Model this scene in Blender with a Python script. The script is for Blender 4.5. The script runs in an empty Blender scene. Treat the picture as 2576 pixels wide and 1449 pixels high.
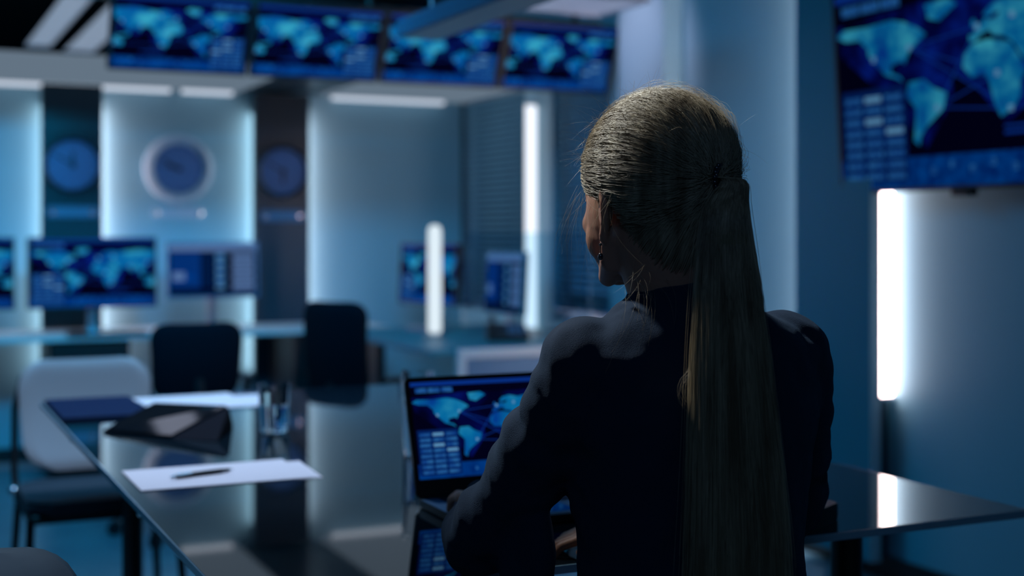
import bpy, bmesh, math, random
from mathutils import Vector, Matrix
from mathutils.geometry import tessellate_polygon
random.seed(7)
C = bpy.context.scene.collection
PI = math.pi

# ------------------------------------------------------------------ camera
cd = bpy.data.cameras.new('camera')
cam = bpy.data.objects.new('camera', cd); C.objects.link(cam)
cam.location = (0, 0, 1.26)
cam.rotation_euler = (PI/2, 0, math.radians(-25.15))
cd.sensor_width = 36; cd.lens = 47.1
cd.shift_y = -0.0522
cd.clip_end = 60; cd.clip_start = 0.05
cd.dof.use_dof = True
cd.dof.focus_distance = 1.80
cd.dof.aperture_fstop = 2.35
bpy.context.scene.camera = cam

# ------------------------------------------------------------------ world, lights, exposure
sc = bpy.context.scene
sc.view_settings.view_transform = 'Standard'
sc.view_settings.look = 'None'
sc.view_settings.gamma = 1
sc.view_settings.use_curve_mapping = False
sc.view_settings.exposure = 0.0
w = bpy.data.worlds.new('world'); sc.world = w; w.use_nodes = True
w.node_tree.nodes['Background'].inputs[0].default_value = (0.0, 0.02, 0.05, 1)
w.node_tree.nodes['Background'].inputs[1].default_value = 0.2

def area(name, loc, target, size, power, color, size_y=None, spread=180):
    l = bpy.data.lights.new(name, 'AREA'); l.energy = power; l.color = color
    l.shape = 'RECTANGLE'; l.size = size; l.size_y = size_y or size; l.spread = math.radians(spread)
    o = bpy.data.objects.new(name, l); C.objects.link(o); o.location = loc
    o.rotation_euler = (Vector(target)-Vector(loc)).to_track_quat('-Z', 'Y').to_euler()
    return o
def spot(name, loc, target, power, color, angle, blend=.6, r=.05):
    l = bpy.data.lights.new(name, 'SPOT'); l.energy = power; l.color = color
    l.spot_size = math.radians(angle); l.spot_blend = blend; l.shadow_soft_size = r
    o = bpy.data.objects.new(name, l); C.objects.link(o); o.location = loc
    o.rotation_euler = (Vector(target)-Vector(loc)).to_track_quat('-Z', 'Y').to_euler()
    return o
BLUE = (0.0, 0.48, 0.92)
area('blue_ambient_fill_far', (.6, 4.8, 2.86), (.7, 6.4, 0), 2.2, 62, BLUE, 1.6)  # added fill for the blue ambient tone, not an actual ceiling lamp
area('blue_back_wall_fill', (.9, 3.3, 2.82), (1.0, 7.9, 1.1), 1.2, 24, BLUE, .5, 70)  # added fill that turns the back wall bluer, no fixture there
spot('near_chair_fill_spot', (-.7, .7, 2.84), (.05, 1.9, .80), 30, (.62, .82, 1.0), 24, .8, .06)  # added fill to brighten the near left chair back
area('dim_rear_fill', (-.6, -.9, 2.86), (.8, 1.4, .9), .8, 11.0, (.25, .52, 1.0))  # added faint fill from behind the camera for her back and hair
area('blue_ambient_fill_right', (1.2, 3.4, 2.86), (3.34, 4.4, 1.0), 1.2, 6, BLUE, 2.0)  # added blue ambient fill towards the right wall, no real lamp
spot('key_ceiling_spot', (0.30, 2.78, 2.84), (0.86, 1.58, 1.33), 240, (0.95, 1.0, 0.97), 30, .8, .06)
spot('table_papers_fill_spot', (0.75, 3.55, 2.84), (0.72, 3.5, .76), 170, (0.72, 0.80, 1.0), 76, .8, .06)  # added fill to brighten the papers on the table
spot('column_fill_spot', (2.35, 5.48, 2.84), (3.24, 5.48, 2.18), 52, (1.0, 0.66, 0.80), 38, 1.0, .06)  # added fill that brightens the pale wall column

# ------------------------------------------------------------------ materials
def srgb(r, g, b):
    f = lambda c: (c/255/12.92) if c/255 <= .04045 else ((c/255+.055)/1.055)**2.4
    return (f(r), f(g), f(b), 1)
def pmat(name, col, rough=.5, metal=0, spec=.5, **kw):
    m = bpy.data.materials.new(name); m.use_nodes = True
    p = m.node_tree.nodes['Principled BSDF']
    p.inputs['Base Color'].default_value = (*col[:3], 1)
    p.inputs['Roughness'].default_value = rough; p.inputs['Metallic'].default_value = metal
    p.inputs['Specular IOR Level'].default_value = spec
    for k, v in kw.items(): p.inputs[k.replace('_', ' ')].default_value = v
    return m
def add_bump(m, scale, strength, dist=.002, detail=4, kind='noise', vec_scale=None):
    nt = m.node_tree; p = nt.nodes['Principled BSDF']
    tc = nt.nodes.new('ShaderNodeTexCoord'); mp = nt.nodes.new('ShaderNodeMapping')
    nt.links.new(tc.outputs['Object'], mp.inputs[0])
    if vec_scale: mp.inputs['Scale'].default_value = vec_scale
    t = nt.nodes.new('ShaderNodeTexNoise'); t.inputs['Scale'].default_value = scale; t.inputs['Detail'].default_value = detail
    nt.links.new(mp.outputs[0], t.inputs['Vector'])
    b = nt.nodes.new('ShaderNodeBump'); b.inputs['Strength'].default_value = strength; b.inputs['Distance'].default_value = dist
    nt.links.new(t.outputs[0], b.inputs['Height']); nt.links.new(b.outputs[0], p.inputs['Normal'])
    return t
def vary(m, tex, c0, c1, lo=.35, hi=.65):
    nt = m.node_tree; p = nt.nodes['Principled BSDF']
    r = nt.nodes.new('ShaderNodeValToRGB'); r.color_ramp.elements[0].color = (*c0[:3], 1); r.color_ramp.elements[1].color = (*c1[:3], 1)
    r.color_ramp.elements[0].position = lo; r.color_ramp.elements[1].position = hi
    nt.links.new(tex.outputs[0], r.inputs[0]); nt.links.new(r.outputs[0], p.inputs['Base Color'])
def emat(name, col, strength=1.0):
    m = bpy.data.materials.new(name); m.use_nodes = True; nt = m.node_tree
    nt.nodes.clear(); o = nt.nodes.new('ShaderNodeOutputMaterial'); e = nt.nodes.new('ShaderNodeEmission')
    e.inputs[0].default_value = (*col[:3], 1); e.inputs[1].default_value = strength
    nt.links.new(e.outputs[0], o.inputs[0]); return m
def emat_noise(name, stops, scale, detail=2):
    m = emat(name, stops[0][1]); nt = m.node_tree
    e = [n for n in nt.nodes if n.type == 'EMISSION'][0]
    tc = nt.nodes.new('ShaderNodeTexCoord'); t = nt.nodes.new('ShaderNodeTexNoise')
    t.inputs['Scale'].default_value = scale; t.inputs['Detail'].default_value = detail
    nt.links.new(tc.outputs['Object'], t.inputs['Vector'])
    r = nt.nodes.new('ShaderNodeValToRGB'); cr = r.color_ramp
    cr.elements[0].position, cr.elements[0].color = stops[0][0], stops[0][1]
    cr.elements[1].position, cr.elements[1].color = stops[-1][0], stops[-1][1]
    for s in stops[1:-1]:
        el = cr.elements.new(s[0]); el.color = s[1]
    nt.links.new(t.outputs[0], r.inputs[0]); nt.links.new(r.outputs[0], e.inputs[0]); return m

M = {}
M['wall'] = pmat('pale_painted_wall', (.26, .50, .62), .55, 0, .3); _t = add_bump(M['wall'], 30, .05)
M['panel'] = pmat('dark_teal_glass_panel', (.012, .045, .07), .32, 0, .35); add_bump(M['panel'], 3, .02)
M['panelblue'] = pmat('blue_lacquer_panel', (.02, .24, .33), .45, 0, .3); add_bump(M['panelblue'], 4, .02)
M['ceil'] = pmat('dark_ceiling', (.05, .09, .11), .8); add_bump(M['ceil'], 20, .1)
M['white'] = pmat('white_laminate', (.62, .68, .72), .5); add_bump(M['white'], 40, .03)
M['floor'] = pmat('grey_blue_floor', (.10, .20, .27), .28, 0, .5); _t = add_bump(M['floor'], 6, .03); vary(M['floor'], _t, (.08, .20, .27), (.12, .26, .33))
M['rearwall'] = pmat('dark_rear_wall', (.02, .025, .03), .9); add_bump(M['rearwall'], 10, .1)
M['black'] = pmat('black_plastic', (.006, .009, .013), .38); add_bump(M['black'], 200, .1, .0005)
M['blackfab'] = pmat('black_fabric', (.003, .004, .010), .9, 0, .15); add_bump(M['blackfab'], 400, .3, .001)
M['navyfab'] = pmat('navy_seat_fabric', (.012, .03, .05), .8); add_bump(M['navyfab'], 400, .3, .001)
M['palegrey'] = pmat('pale_grey_backrest_fabric', (.42, .47, .53), .8); add_bump(M['palegrey'], 350, .2, .001)
M['chrome'] = pmat('chrome', (.75, .78, .82), .15, 1.0); add_bump(M['chrome'], 5, .01)
M['alu'] = pmat('brushed_aluminium', (.45, .50, .58), .3, 1.0); add_bump(M['alu'], 90, .05, .001, vec_scale=(1, 12, 1))
M['ring'] = pmat('satin_clock_rim', (.46, .60, .74), .35, .35); add_bump(M['ring'], 30, .02)
M['paper'] = pmat('white_paper', (.72, .74, .84), .7); add_bump(M['paper'], 15, .1, .001)
M['navy'] = pmat('navy_cover', (.001, .012, .055), .7, 0, .15); add_bump(M['navy'], 60, .1, .001)
M['glossblack'] = pmat('gloss_black_glass', (.004, .006, .010), .06, 0, .8, IOR=2.1); add_bump(M['glossblack'], 2, .003)
M['table'] = pmat('dark_table_glass', (.004, .012, .020), .03, 0, .8, IOR=1.8); add_bump(M['table'], 1.2, .002)
M['tableedge'] = pmat('polished_table_edge', (.25, .42, .55), .3, 0, .8); add_bump(M['tableedge'], 30, .02)
M['dialblue'] = pmat('blue_clock_dial', (.10, .24, .55), .5); add_bump(M['dialblue'], 20, .02)
M['steelblue'] = pmat('blue_grey_metal', (.07, .19, .34), .45, .2); add_bump(M['steelblue'], 25, .03)
M['slat'] = pmat('blind_slat', (.09, .29, .43), .5); add_bump(M['slat'], 15, .05)
M['jacket'] = pmat('navy_wool_jacket', (.012, .024, .050), .9, 0, .15, Sheen_Weight=.08, Sheen_Roughness=.5, Sheen_Tint=(.35, .6, 1, 1))
add_bump(M['jacket'], 900, .8, .0012, 2)
M['trousers'] = pmat('black_trousers', (.006, .007, .010), .9); add_bump(M['trousers'], 500, .4, .001)
M['skin'] = pmat('skin', (.38, .19, .13), .5, 0, .4, Subsurface_Weight=.15, Subsurface_Scale=.01); add_bump(M['skin'], 250, .12, .0005)
M['eyewhite'] = pmat('eye_white', (.7, .7, .7), .2); M['iris'] = pmat('iris', (.05, .12, .2), .2); M['lip'] = pmat('lips', (.42, .12, .10), .4)
M['hair'] = pmat('blonde_hair', (.38, .30, .18), .45, 0, .45, Anisotropic=.6)
_t = add_bump(M['hair'], 60, .25, .001, 3, vec_scale=(1, 1, .08)); vary(M['hair'], _t, (.23, .17, .105), (.50, .41, .28))
M['haircap'] = pmat('blonde_hair_base', (.16, .13, .075), .7, 0, .2)
_t = add_bump(M['haircap'], 40, .5, .002, 3); vary(M['haircap'], _t, (.10, .08, .045), (.20, .165, .095))
M['silver'] = pmat('silver', (.8, .8, .85), .2, 1.0)
M['bead'] = pmat('dark_crystal', (.02, .02, .03), .08, 0, 1.0)
g = pmat('clear_glass', (.95, .98, 1), .02, 0, .5, IOR=1.45); g.node_tree.nodes['Principled BSDF'].inputs['Transmission Weight'].default_value = 1; M['glass'] = g
g = pmat('tinted_window_glass', (.6, .8, .9), .05, 0, .5, IOR=1.1); g.node_tree.nodes['Principled BSDF'].inputs['Transmission Weight'].default_value = 1; M['thinglass'] = g
M['water'] = g2 = pmat('water', (.9, .97, 1), .0, 0, .5, IOR=1.33); g2.node_tree.nodes['Principled BSDF'].inputs['Transmission Weight'].default_value = 1
M['led'] = emat('led_strip_glow', (.95, .95, 1.0), 4.0)
M['ledhid'] = emat('led_strip_bright', (1.15, .86, .86), 17.0)
M['ledright'] = emat('led_strip_right', (1.15, .86, .86), 11.0)
M['ledtall'] = emat('led_strip_tall', (.85, .9, 1.0), 1.3)
M['cove'] = emat('cove_glow', (.70, .78, .92), .95)
M['soffit_glow'] = emat('white_soffit_emitted_light', (.52, .72, .95), .24)  # soffit is no lamp; emission stands in for light falling on its underside
M['ledsoft'] = emat('led_tube_glow', (.72, .84, .92), 1.05)
M['louvre'] = emat('louvre_lamp_glow', (.30, .38, .50), 1.0)
M['louvrebright'] = emat('louvre_lamp_bright', (.34, .37, .48), 2.2)
# display content
M['s_bg'] = emat('screen_background', srgb(3, 3, 30), 1)
M['s_halo'] = emat_noise('screen_haze', [(.35, srgb(3, 4, 40)), (.5, srgb(4, 14, 90)), (.7, srgb(6, 40, 150))], 9)
M['s_land'] = emat_noise('screen_land', [(.3, srgb(5, 70, 170)), (.48, srgb(10, 130, 195)), (.7, srgb(70, 200, 230))], 12, 3)
M['s_bar'] = emat_noise('screen_bar', [(.3, srgb(0, 40, 120)), (.7, srgb(0, 80, 170))], 25)
M['s_cell'] = emat_noise('screen_cell', [(.35, srgb(20, 75, 160)), (.65, srgb(50, 125, 195))], 70)
M['s_cellbg'] = emat('screen_cell_background', srgb(5, 40, 110), 1)
M['s_hot'] = emat('screen_highlight', srgb(110, 175, 225), 1)
M['s_line'] = emat('screen_line', srgb(12, 60, 160), 1)
M['s_ui1'] = emat('screen_window', srgb(95, 130, 185), 1)
M['s_ui2'] = emat('screen_window_blue', srgb(5, 55, 130), 1)
M['s_ui3'] = emat('screen_window_dark', srgb(2, 30, 75), 1)

# ------------------------------------------------------------------ mesh helpers
def obj(name, bm, mats, parent=None, smooth=False, loc=None):
    me = bpy.data.meshes.new(name); bm.to_mesh(me); bm.free()
    for m in (mats if isinstance(mats, (list, tuple)) else [mats]): me.materials.append(m)
    if smooth:
        for p in me.polygons: p.use_smooth = True
        try: me.set_sharp_from_angle(angle=math.radians(38))
        except Exception: pass
    o = bpy.data.objects.new(name, me); C.objects.link(o)
    if parent: o.parent = parent
    if loc: o.location = loc
    return o
def thing(name, label, cat, loc=(0, 0, 0), rotz=0, group=None):
    o = bpy.data.objects.new(name, None); o.empty_display_size = .05; C.objects.link(o)
    o.location = loc; o.rotation_euler = (0, 0, rotz); o['label'] = label; o['category'] = cat
    if group: o['group'] = group
    return o
def tag(o, label, cat, group=None):
    o['label'] = label; o['category'] = cat
    if group: o['group'] = group
    return o
def struct(name, bm, m, smooth=False):
    o = obj(name, bm, m, None, smooth); o['kind'] = 'structure'; return o
def dup(root, loc, rotz, label, group=None):
    r = root.copy(); C.objects.link(r); r.location = loc; r.rotation_euler = (0, 0, rotz); r['label'] = label
    if group: r['group'] = group
    def rec(s, d):
        for ch in list(s.children):
            c = ch.copy(); C.objects.link(c); c.parent = d; rec(ch, c)
    rec(root, r); return r
def B(): return bmesh.new()
def box(bm, x0, x1, y0, y1, z0, z1, bev=0, mi=0, mat=None):
    t = bmesh.new(); bmesh.ops.create_cube(t, size=1)
    for v in t.verts:
        v.co = Vector(((x0+x1)/2+v.co.x*(x1-x0), (y0+y1)/2+v.co.y*(y1-y0), (z0+z1)/2+v.co.z*(z1-z0)))
    if bev: bmesh.ops.bevel(t, geom=t.edges[:], offset=bev, segments=2, affect='EDGES', profile=.5)
    merge(bm, t, mi, mat); return bm
def merge(bm, t, mi=0, mat=None):
    t.verts.index_update(); vm = []
    for v in t.verts: vm.append(bm.verts.new(mat @ v.co if mat else v.co))
    for f in t.faces:
        try:
            nf = bm.faces.new([vm[v.index] for v in f.verts]); nf.material_index = mi if mi is not None else f.material_index
        except ValueError: pass
    t.free()
def ring_frame(d, up=None):
    d = d.normalized(); a = Vector((0, 0, 1)) if abs(d.z) < .9 else Vector((0, 1, 0))
    if up: a = Vector(up)
    x = a.cross(d).normalized(); y = d.cross(x).normalized(); return x, y
def tube(bm, pts, radii, seg=16, caps=True, flat=1.0, up=None, mi=0):
    pts = [Vector(p) for p in pts]
    if not isinstance(radii, (list, tuple)): radii = [radii]*len(pts)
    rings = []; px = None
    for i, p in enumerate(pts):
        d = (pts[min(i+1, len(pts)-1)]-pts[max(i-1, 0)])
        if px is None: x, y = ring_frame(d, up)
        else:
            dn = d.normalized(); x = (px-dn*px.dot(dn)).normalized(); y = dn.cross(x).normalized()
        px = x; r = radii[i]
        rings.append([bm.verts.new(p+(x*math.cos(2*PI*k/seg)+y*math.sin(2*PI*k/seg)*flat)*r) for k in range(seg)])
    for i in range(len(rings)-1):
        for k in range(seg):
            f = bm.faces.new([rings[i][k], rings[i][(k+1) % seg], rings[i+1][(k+1) % seg], rings[i+1][k]]); f.material_index = mi
    if caps:
        f = bm.faces.new(rings[0][::-1]); f.material_index = mi; f = bm.faces.new(rings[-1]); f.material_index = mi
    return bm
def capsule(bm, pts, radii, seg=16, flat=1.0, up=None):
    """tube with rounded ends"""
    pts = [Vector(p) for p in pts]; radii = list(radii) if isinstance(radii, (list, tuple)) else [radii]*len(pts)
    d0 = (pts[0]-pts[1]).normalized(); d1 = (pts[-1]-pts[-2]).normalized()
    P = []; R = []
    for a in (88, 60, 30):
        A = math.radians(a); P.append(pts[0]+d0*radii[0]*math.sin(A)); R.append(radii[0]*math.cos(A))
    P += pts; R += radii
    for a in (30, 60, 88):
        A = math.radians(a); P.append(pts[-1]+d1*radii[-1]*math.sin(A)); R.append(radii[-1]*math.cos(A))
    tube(bm, P, R, seg, True, flat, up)
def ell(bm, c, r, rot=None, seg=24, rings=16, mi=0):
    t = bmesh.new(); bmesh.ops.create_uvsphere(t, u_segments=seg, v_segments=rings, radius=1)
    R = rot.to_4x4() if rot else Matrix.Identity(4)
    m = Matrix.Translation(Vector(c)) @ R @ Matrix.Diagonal((r[0], r[1], r[2], 1))
    merge(bm, t, mi, m)
def lathe(bm, prof, seg=32, c=(0, 0, 0), mi=0, axis='z'):
    c = Vector(c); rings = []
    for r, z in prof:
        rg = []
        for k in range(seg):
            a = 2*PI*k/seg
            v = Vector((r*math.cos(a), r*math.sin(a), z)) if axis == 'z' else Vector((r*math.cos(a), -z, r*math.sin(a)))
            rg.append(bm.verts.new(c+v))
        rings.append(rg)
    for i in range(len(rings)-1):
        for k in range(seg):
            f = bm.faces.new([rings[i][k], rings[i][(k+1) % seg], rings[i+1][(k+1) % seg], rings[i+1][k]]); f.material_index = mi
    return rings
def lathe_closed(bm, prof, seg=32, c=(0, 0, 0), mi=0, axis='z'):
    rg = lathe(bm, prof, seg, c, mi, axis)
    bm.faces.new(rg[0][::-1]).material_index = mi; bm.faces.new(rg[-1]).material_index = mi
def rrect(w, h, r, n=6):
    pts = []
    for cx, cy, a0 in ((w/2-r, h/2-r, 0), (-w/2+r, h/2-r, 90), (-w/2+r, -h/2+r, 180), (w/2-r, -h/2+r, 270)):
        for k in range(n+1):
            a = math.radians(a0+90*k/n); pts.append((cx+r*math.cos(a), cy+r*math.sin(a)))
    return pts
def shell_panel(w, h, r, th, bend=0.0, taper=0, rows=14, cols=18, bulge=0):
    """rounded, curved backrest panel standing in xz, thickness in y; bend curves it around z"""
    bm = bmesh.new()
    def width(t):      # t in 0..1 bottom to top
        z = t*h; ww = w*(1-taper*(1-t))
        if z > h-r: ww -= 2*(r-math.sqrt(max(0, r*r-(z-(h-r))**2)))
        if z < r: ww -= 2*(r-math.sqrt(max(0, r*r-(r-z)**2)))
        return max(ww, .01)
    ts = [0, .01, .03, .06, .1]+[.1+.8*k/rows for k in range(1, rows)]+[.9, .94, .97, .99, 1]
    F = []; K = []
    for t in ts:
        ww = width(t); fr = []; bk = []
        for k in range(cols+1):
            x = (k/cols-.5)*ww; e = min(1, (1-abs(2*k/cols-1))*cols/2)
            y = bend*(2*x/w)**2 + bulge*math.sin(PI*t); tt = th*(.45+.55*e)*(.5+.5*min(1, min(t, 1-t)*14))
            fr.append(bm.verts.new((x, y+tt/2, t*h))); bk.append(bm.verts.new((x, y-tt/2, t*h)))
        F.append(fr); K.append(bk)
    n = len(ts)
    for i in range(n-1):
        for k in range(cols):
            bm.faces.new([F[i][k], F[i+1][k], F[i+1][k+1], F[i][k+1]]); bm.faces.new([K[i][k], K[i][k+1], K[i+1][k+1], K[i+1][k]])
        bm.faces.new([F[i][0], K[i][0], K[i+1][0], F[i+1][0]]); bm.faces.new([F[i][cols], F[i+1][cols], K[i+1][cols], K[i][cols]])
    for k in range(cols):
        bm.faces.new([F[0][k], F[0][k+1], K[0][k+1], K[0][k]]); bm.faces.new([F[-1][k], K[-1][k], K[-1][k+1], F[-1][k+1]])
    return bm
def rslab(bm, w, d, r, z0, z1, c=(0, 0), mat=None, mi=0):
    t = bmesh.new(); pts = rrect(w, d, r)
    lo = [t.verts.new((c[0]+x, c[1]+y, z0)) for x, y in pts]; hi = [t.verts.new((c[0]+x, c[1]+y, z1)) for x, y in pts]
    n = len(pts)
    t.faces.new(lo[::-1]); top = t.faces.new(hi)
    for k in range(n): t.faces.new([lo[k], lo[(k+1) % n], hi[(k+1) % n], hi[k]])
    merge(bm, t, mi, mat)

# ------------------------------------------------------------------ room (x along the back wall, y towards it)
XR, YB, ZC = 3.344, 7.885, 2.90
struct('floor', box(B(), -2.6, 5.4, -1.6, 14.2, -.1, 0), M['floor'])
struct('ceiling', box(B(), -2.6, 5.4, -1.6, 14.2, ZC, ZC+.1), M['ceil'])
struct('wall_back', box(B(), -2.6, XR, YB, YB+.12, 0, 2.14), M['wall'])
struct('wall_far', box(B(), -2.6, 5.4, 14.1, 14.2, 0, ZC), M['panel'])
struct('wall_left', box(B(), -2.7, -2.6, -1.6, 14.2, 0, ZC), M['rearwall'])
struct('wall_rear', box(B(), -2.6, 5.4, -1.7, -1.6, 0, ZC), M['rearwall'])
bm = B()
box(bm, XR, XR+.12, -1.6, 5.43, 0, ZC)
box(bm, XR, XR+.12, 5.43, 5.95, 0, ZC)
box(bm, XR, XR+.12, 5.95, YB+.12, 0, .80); box(bm, XR, XR+.12, 5.95, YB+.12, 2.14, ZC)
box(bm, XR, XR+.12, 6.60, 6.95, .80, 2.14)
struct('wall_right', bm, M['wall'])
struct('wall_outer', box(B(), XR+.60, XR+.65, 5.0, YB+.5, 0, ZC), M['panelblue'])
struct('wall_side', box(B(), XR, XR+.1, YB+.12, 14.1, 0, ZC), M['panel'])
# skirting
struct('baseboard_back', box(B(), -2.6, XR, YB-.015, YB, 0, .08), M['black'])
struct('baseboard_right', box(B(), XR-.015, XR, -1.6, YB-.015, 0, .08), M['black'])

# dark wall panels, back wall (stand proud; light strips sit on their sides)
P0 = None
def wall_panel_back(x0, x1, label):
    t = thing('wall_panel', label, 'wall panel', ((x0+x1)/2, YB, .08)); w_ = (x1-x0)/2
    obj('glass_front', box(B(), -w_, w_, -.15, -.09, 0, 2.01, .003), M['panel'], t)
    obj('mounting_frame', box(B(), -w_+.07, w_-.07, -.09, -.001, 0, 2.01), M['panel'], t)
    return t
wall_panel_back(-.45, -.12, 'dark teal wall panel furthest left, outside the white lit wall bay')
wall_panel_back(.787, 1.109, 'dark teal wall panel carrying the left dark blue clock')
wall_panel_back(1.968, 2.299, 'dark teal wall panel carrying the right dark blue clock')
# light strips
def strip(name, x0, x1, y0, y1, z0, z1, label, mat='led', group=None, axis='z'):
    t = thing(name, label, 'light strip', ((x0+x1)/2, (y0+y1)/2, z0), 0, group)
    bm = B(); cx, cy = (x0+x1)/2, (y0+y1)/2
    box(bm, x0-cx, x1-cx, y0-cy, y1-cy, 0, z1-z0, .002); obj('light_diffuser', bm, M[mat], t)
    for e in (0, 1):
        bm = B()
        if axis == 'z': box(bm, x0-cx-.002, x1-cx+.002, y0-cy-.002, y1-cy+.002, -.012+e*(z1-z0+.012), e*(z1-z0+.012))
        else: box(bm, (x1 if e else x0-.012)-cx, (x1+.012 if e else x0)-cx, y0-cy, y1-cy, 0, z1-z0)
        obj('end_cap', bm, M['alu'], t)
    return t
for x0, m_, l_ in ((.812, 'led', 'vertical light strip on the left edge of the left clock panel'),
                  (1.064, 'ledhid', 'vertical light strip glowing left of the silver ring clock'),
                  (1.993, 'led', 'vertical light strip glowing right of the silver ring clock'),
                  (2.254, 'ledhid', 'vertical light strip beside the right clock panel, above the black high-backed chair'),
                  (-.165, 'ledhid', 'vertical light strip at the far left end of the back wall')):
    strip('light_strip', x0, x0+.02, YB-(.088 if m_ == 'led' else .056), YB-.002, .45, 1.98, l_, m_)
# soffit over the back wall: two white bays that emit their cove light, a dark one between
o = obj('ceiling_soffit', box(B(), -2.6, 1.90, 6.74, YB-.002, 2.10, 2.13), M['soffit_glow']); tag(o, 'long white lit ceiling soffit over the left part of the back wall', 'soffit')
o = obj('ceiling_soffit', box(B(), 2.40, XR, 6.74, YB-.002, 2.10, 2.13), M['soffit_glow']); tag(o, 'short white lit ceiling soffit above the empty wall bay near the corner', 'soffit')
o = obj('ceiling_soffit', box(B(), 1.90, 2.40, 6.74, YB-.002, 2.11, 2.13), M['panel']); tag(o, 'dark recessed soffit above the right clock panel', 'soffit')
strip('cove_light', -1.4, 1.50, YB-.07, YB-.04, 2.078, 2.10, 'long horizontal cove light under the left white soffit', 'cove', axis='x')
strip('cove_light', 1.56, 1.86, YB-.07, YB-.04, 2.078, 2.10, 'short horizontal cove light just right of the gap in the left soffit', 'cove', axis='x')
strip('cove_light', 2.46, 3.20, YB-.07, YB-.04, 2.078, 2.10, 'horizontal cove light over the empty wall bay near the corner', 'cove', axis='x')
# right wall: column, dark panel, strips
o = obj('wall_column', box(B(), XR-.10, XR, 5.27, 5.69, .0, ZC, .004), M['wall']); tag(o, 'pale full-height wall column behind the woman, right of the blinds', 'column')
t = thing('wall_panel', 'blue wall panel between the woman and the large television', 'wall panel', (XR, 4.0325, .08))
obj('glass_front', box(B(), -.13, -.085, -.2195, .2195, 0, 2.81, .003), [M['panelblue']], t)
obj('edge_trim', box(B(), -.13, -.085, -.2225, -.2195, 0, 2.81), M['white'], t)
obj('mounting_frame', box(B(), -.085, -.001, -.16, .17, 0, 2.81), M['panel'], t)
strip('light_strip', XR-.070, XR-.002, 4.205, 4.225, .10, 2.7, 'vertical light strip hidden on the far edge of the blue wall panel', 'ledhid')
strip('light_strip', XR-.062, XR-.002, 3.838, 3.858, .67, 2.2, 'bright vertical light strip below the large television', 'ledright')
strip('light_strip', XR-.06, XR-.002, 6.79, 6.82, .62, 1.99, 'tall vertical light strip between the two windows with blinds', 'ledtall')

# louvred lamps seen over the top of the back wall
def louvre_lamp(x0, x1, y0, y1, z, label, grp='slatted ceiling lamps beyond the back wall', n=28, m_='louvre'):
    t = thing('louvre_lamp', label, 'ceiling lamp', ((x0+x1)/2, (y0+y1)/2, z), 0, grp)
    cx, cy = (x0+x1)/2, (y0+y1)/2
    bm = B(); w_ = x1-x0; d_ = y1-y0
    box(bm, -w_/2, w_/2, -d_/2, d_/2, -.008, -.002); obj('diffuser', bm, M[m_], t)
    bm = B()
    for s in (-1, 1): box(bm, s*w_/2-.006, s*w_/2+.006, -d_/2, d_/2, -.018, 0)
    for s in (-1, 1): box(bm, -w_/2, w_/2, s*d_/2-.006, s*d_/2+.006, -.018, 0)
    obj('lamp_frame', bm, M['alu'], t)
    bm = B()
    for k in range(n):
        y = -d_/2+(k+.5)*d_/n; box(bm, -w_/2, w_/2, y-.006, y+.006, -.014, -.010)
    obj('louvre', bm, M['alu'], t); return t
louvre_lamp(1.10, 1.31, 9.5, 12.2, ZC, 'slatted ceiling lamp, left of three beyond the back wall')
louvre_lamp(1.44, 1.70, 9.4, 12.4, ZC, 'slatted ceiling lamp, middle of three beyond the back wall')
louvre_lamp(1.86, 2.12, 9.0, 10.7, ZC, 'slatted ceiling lamp, right of three, beside the leftmost hanging screen')

for x0, l_ in ((.45, 'slatted ceiling lamp in front of the back wall, leftmost of its three'), (.75, 'slatted ceiling lamp in front of the back wall, middle of its three'), (1.05, 'slatted ceiling lamp in front of the back wall, right of its three')):
    louvre_lamp(x0, x0+.20, 5.45, 6.75, ZC, l_, 'slatted ceiling lamps above the hanging screens', 28, 'louvrebright')

# blinds and windows in the right wall
def window(n, y0, y1):
    o = struct('window_%d' % n, box(B(), XR+.075, XR+.083, y0, y1, .80, 2.14), M['thinglass'])
    bm = B()
    for a, b, c, d in ((y0, y1, .80, .83), (y0, y1, 2.11, 2.14), (y0, y0+.03, .83, 2.11), (y1-.03, y1, .83, 2.11)): box(bm, XR+.06, XR+.10, a, b, c, d)
    obj('window_frame', bm, M['alu'], o)
window(1, 6.95, YB+.0); window(2, 5.95, 6.60)
def blind(y0, y1, label):
    t = thing('window_blind', label, 'blind', (XR+.02, (y0+y1)/2, .84), 0, None)
    h = (y1-y0)/2-.01; bm = B(); rot = Matrix.Rotation(math.radians(38), 4, 'Y')
    for k in range(34):
        z = .03+k*.0365
        tmp = B(); box(tmp, -.019, .019, -h, h, -.0008, .0008); merge(bm, tmp, 0, Matrix.Translation((0, 0, z)) @ rot)
    obj('slats', bm, M['slat'], t)
    bm = B(); box(bm, -.022, .022, -h, h, 1.25, 1.285, .003); obj('head_rail', bm, M['alu'], t)
    bm = B()
    for s in (-.7, .7): tube(bm, [(0, s*h, 0), (0, s*h, 1.25)], .0012, 6)
    obj('ladder_cord', bm, M['slat'], t)
    bm = B(); box(bm, -.02, .02, -h, h, -.0, .012, .002); obj('bottom_rail', bm, M['alu'], t)
blind(6.96, YB-.01, 'closed venetian blind in the window nearest the back corner')
blind(5.96, 6.59, 'closed venetian blind between the light strip and the pale column')
area('window_glow', (XR+.45, 6.9, 1.5), (XR, 6.9, 1.5), 1.8, 1.2, (.12, .45, 1.0), 1.2)

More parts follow.
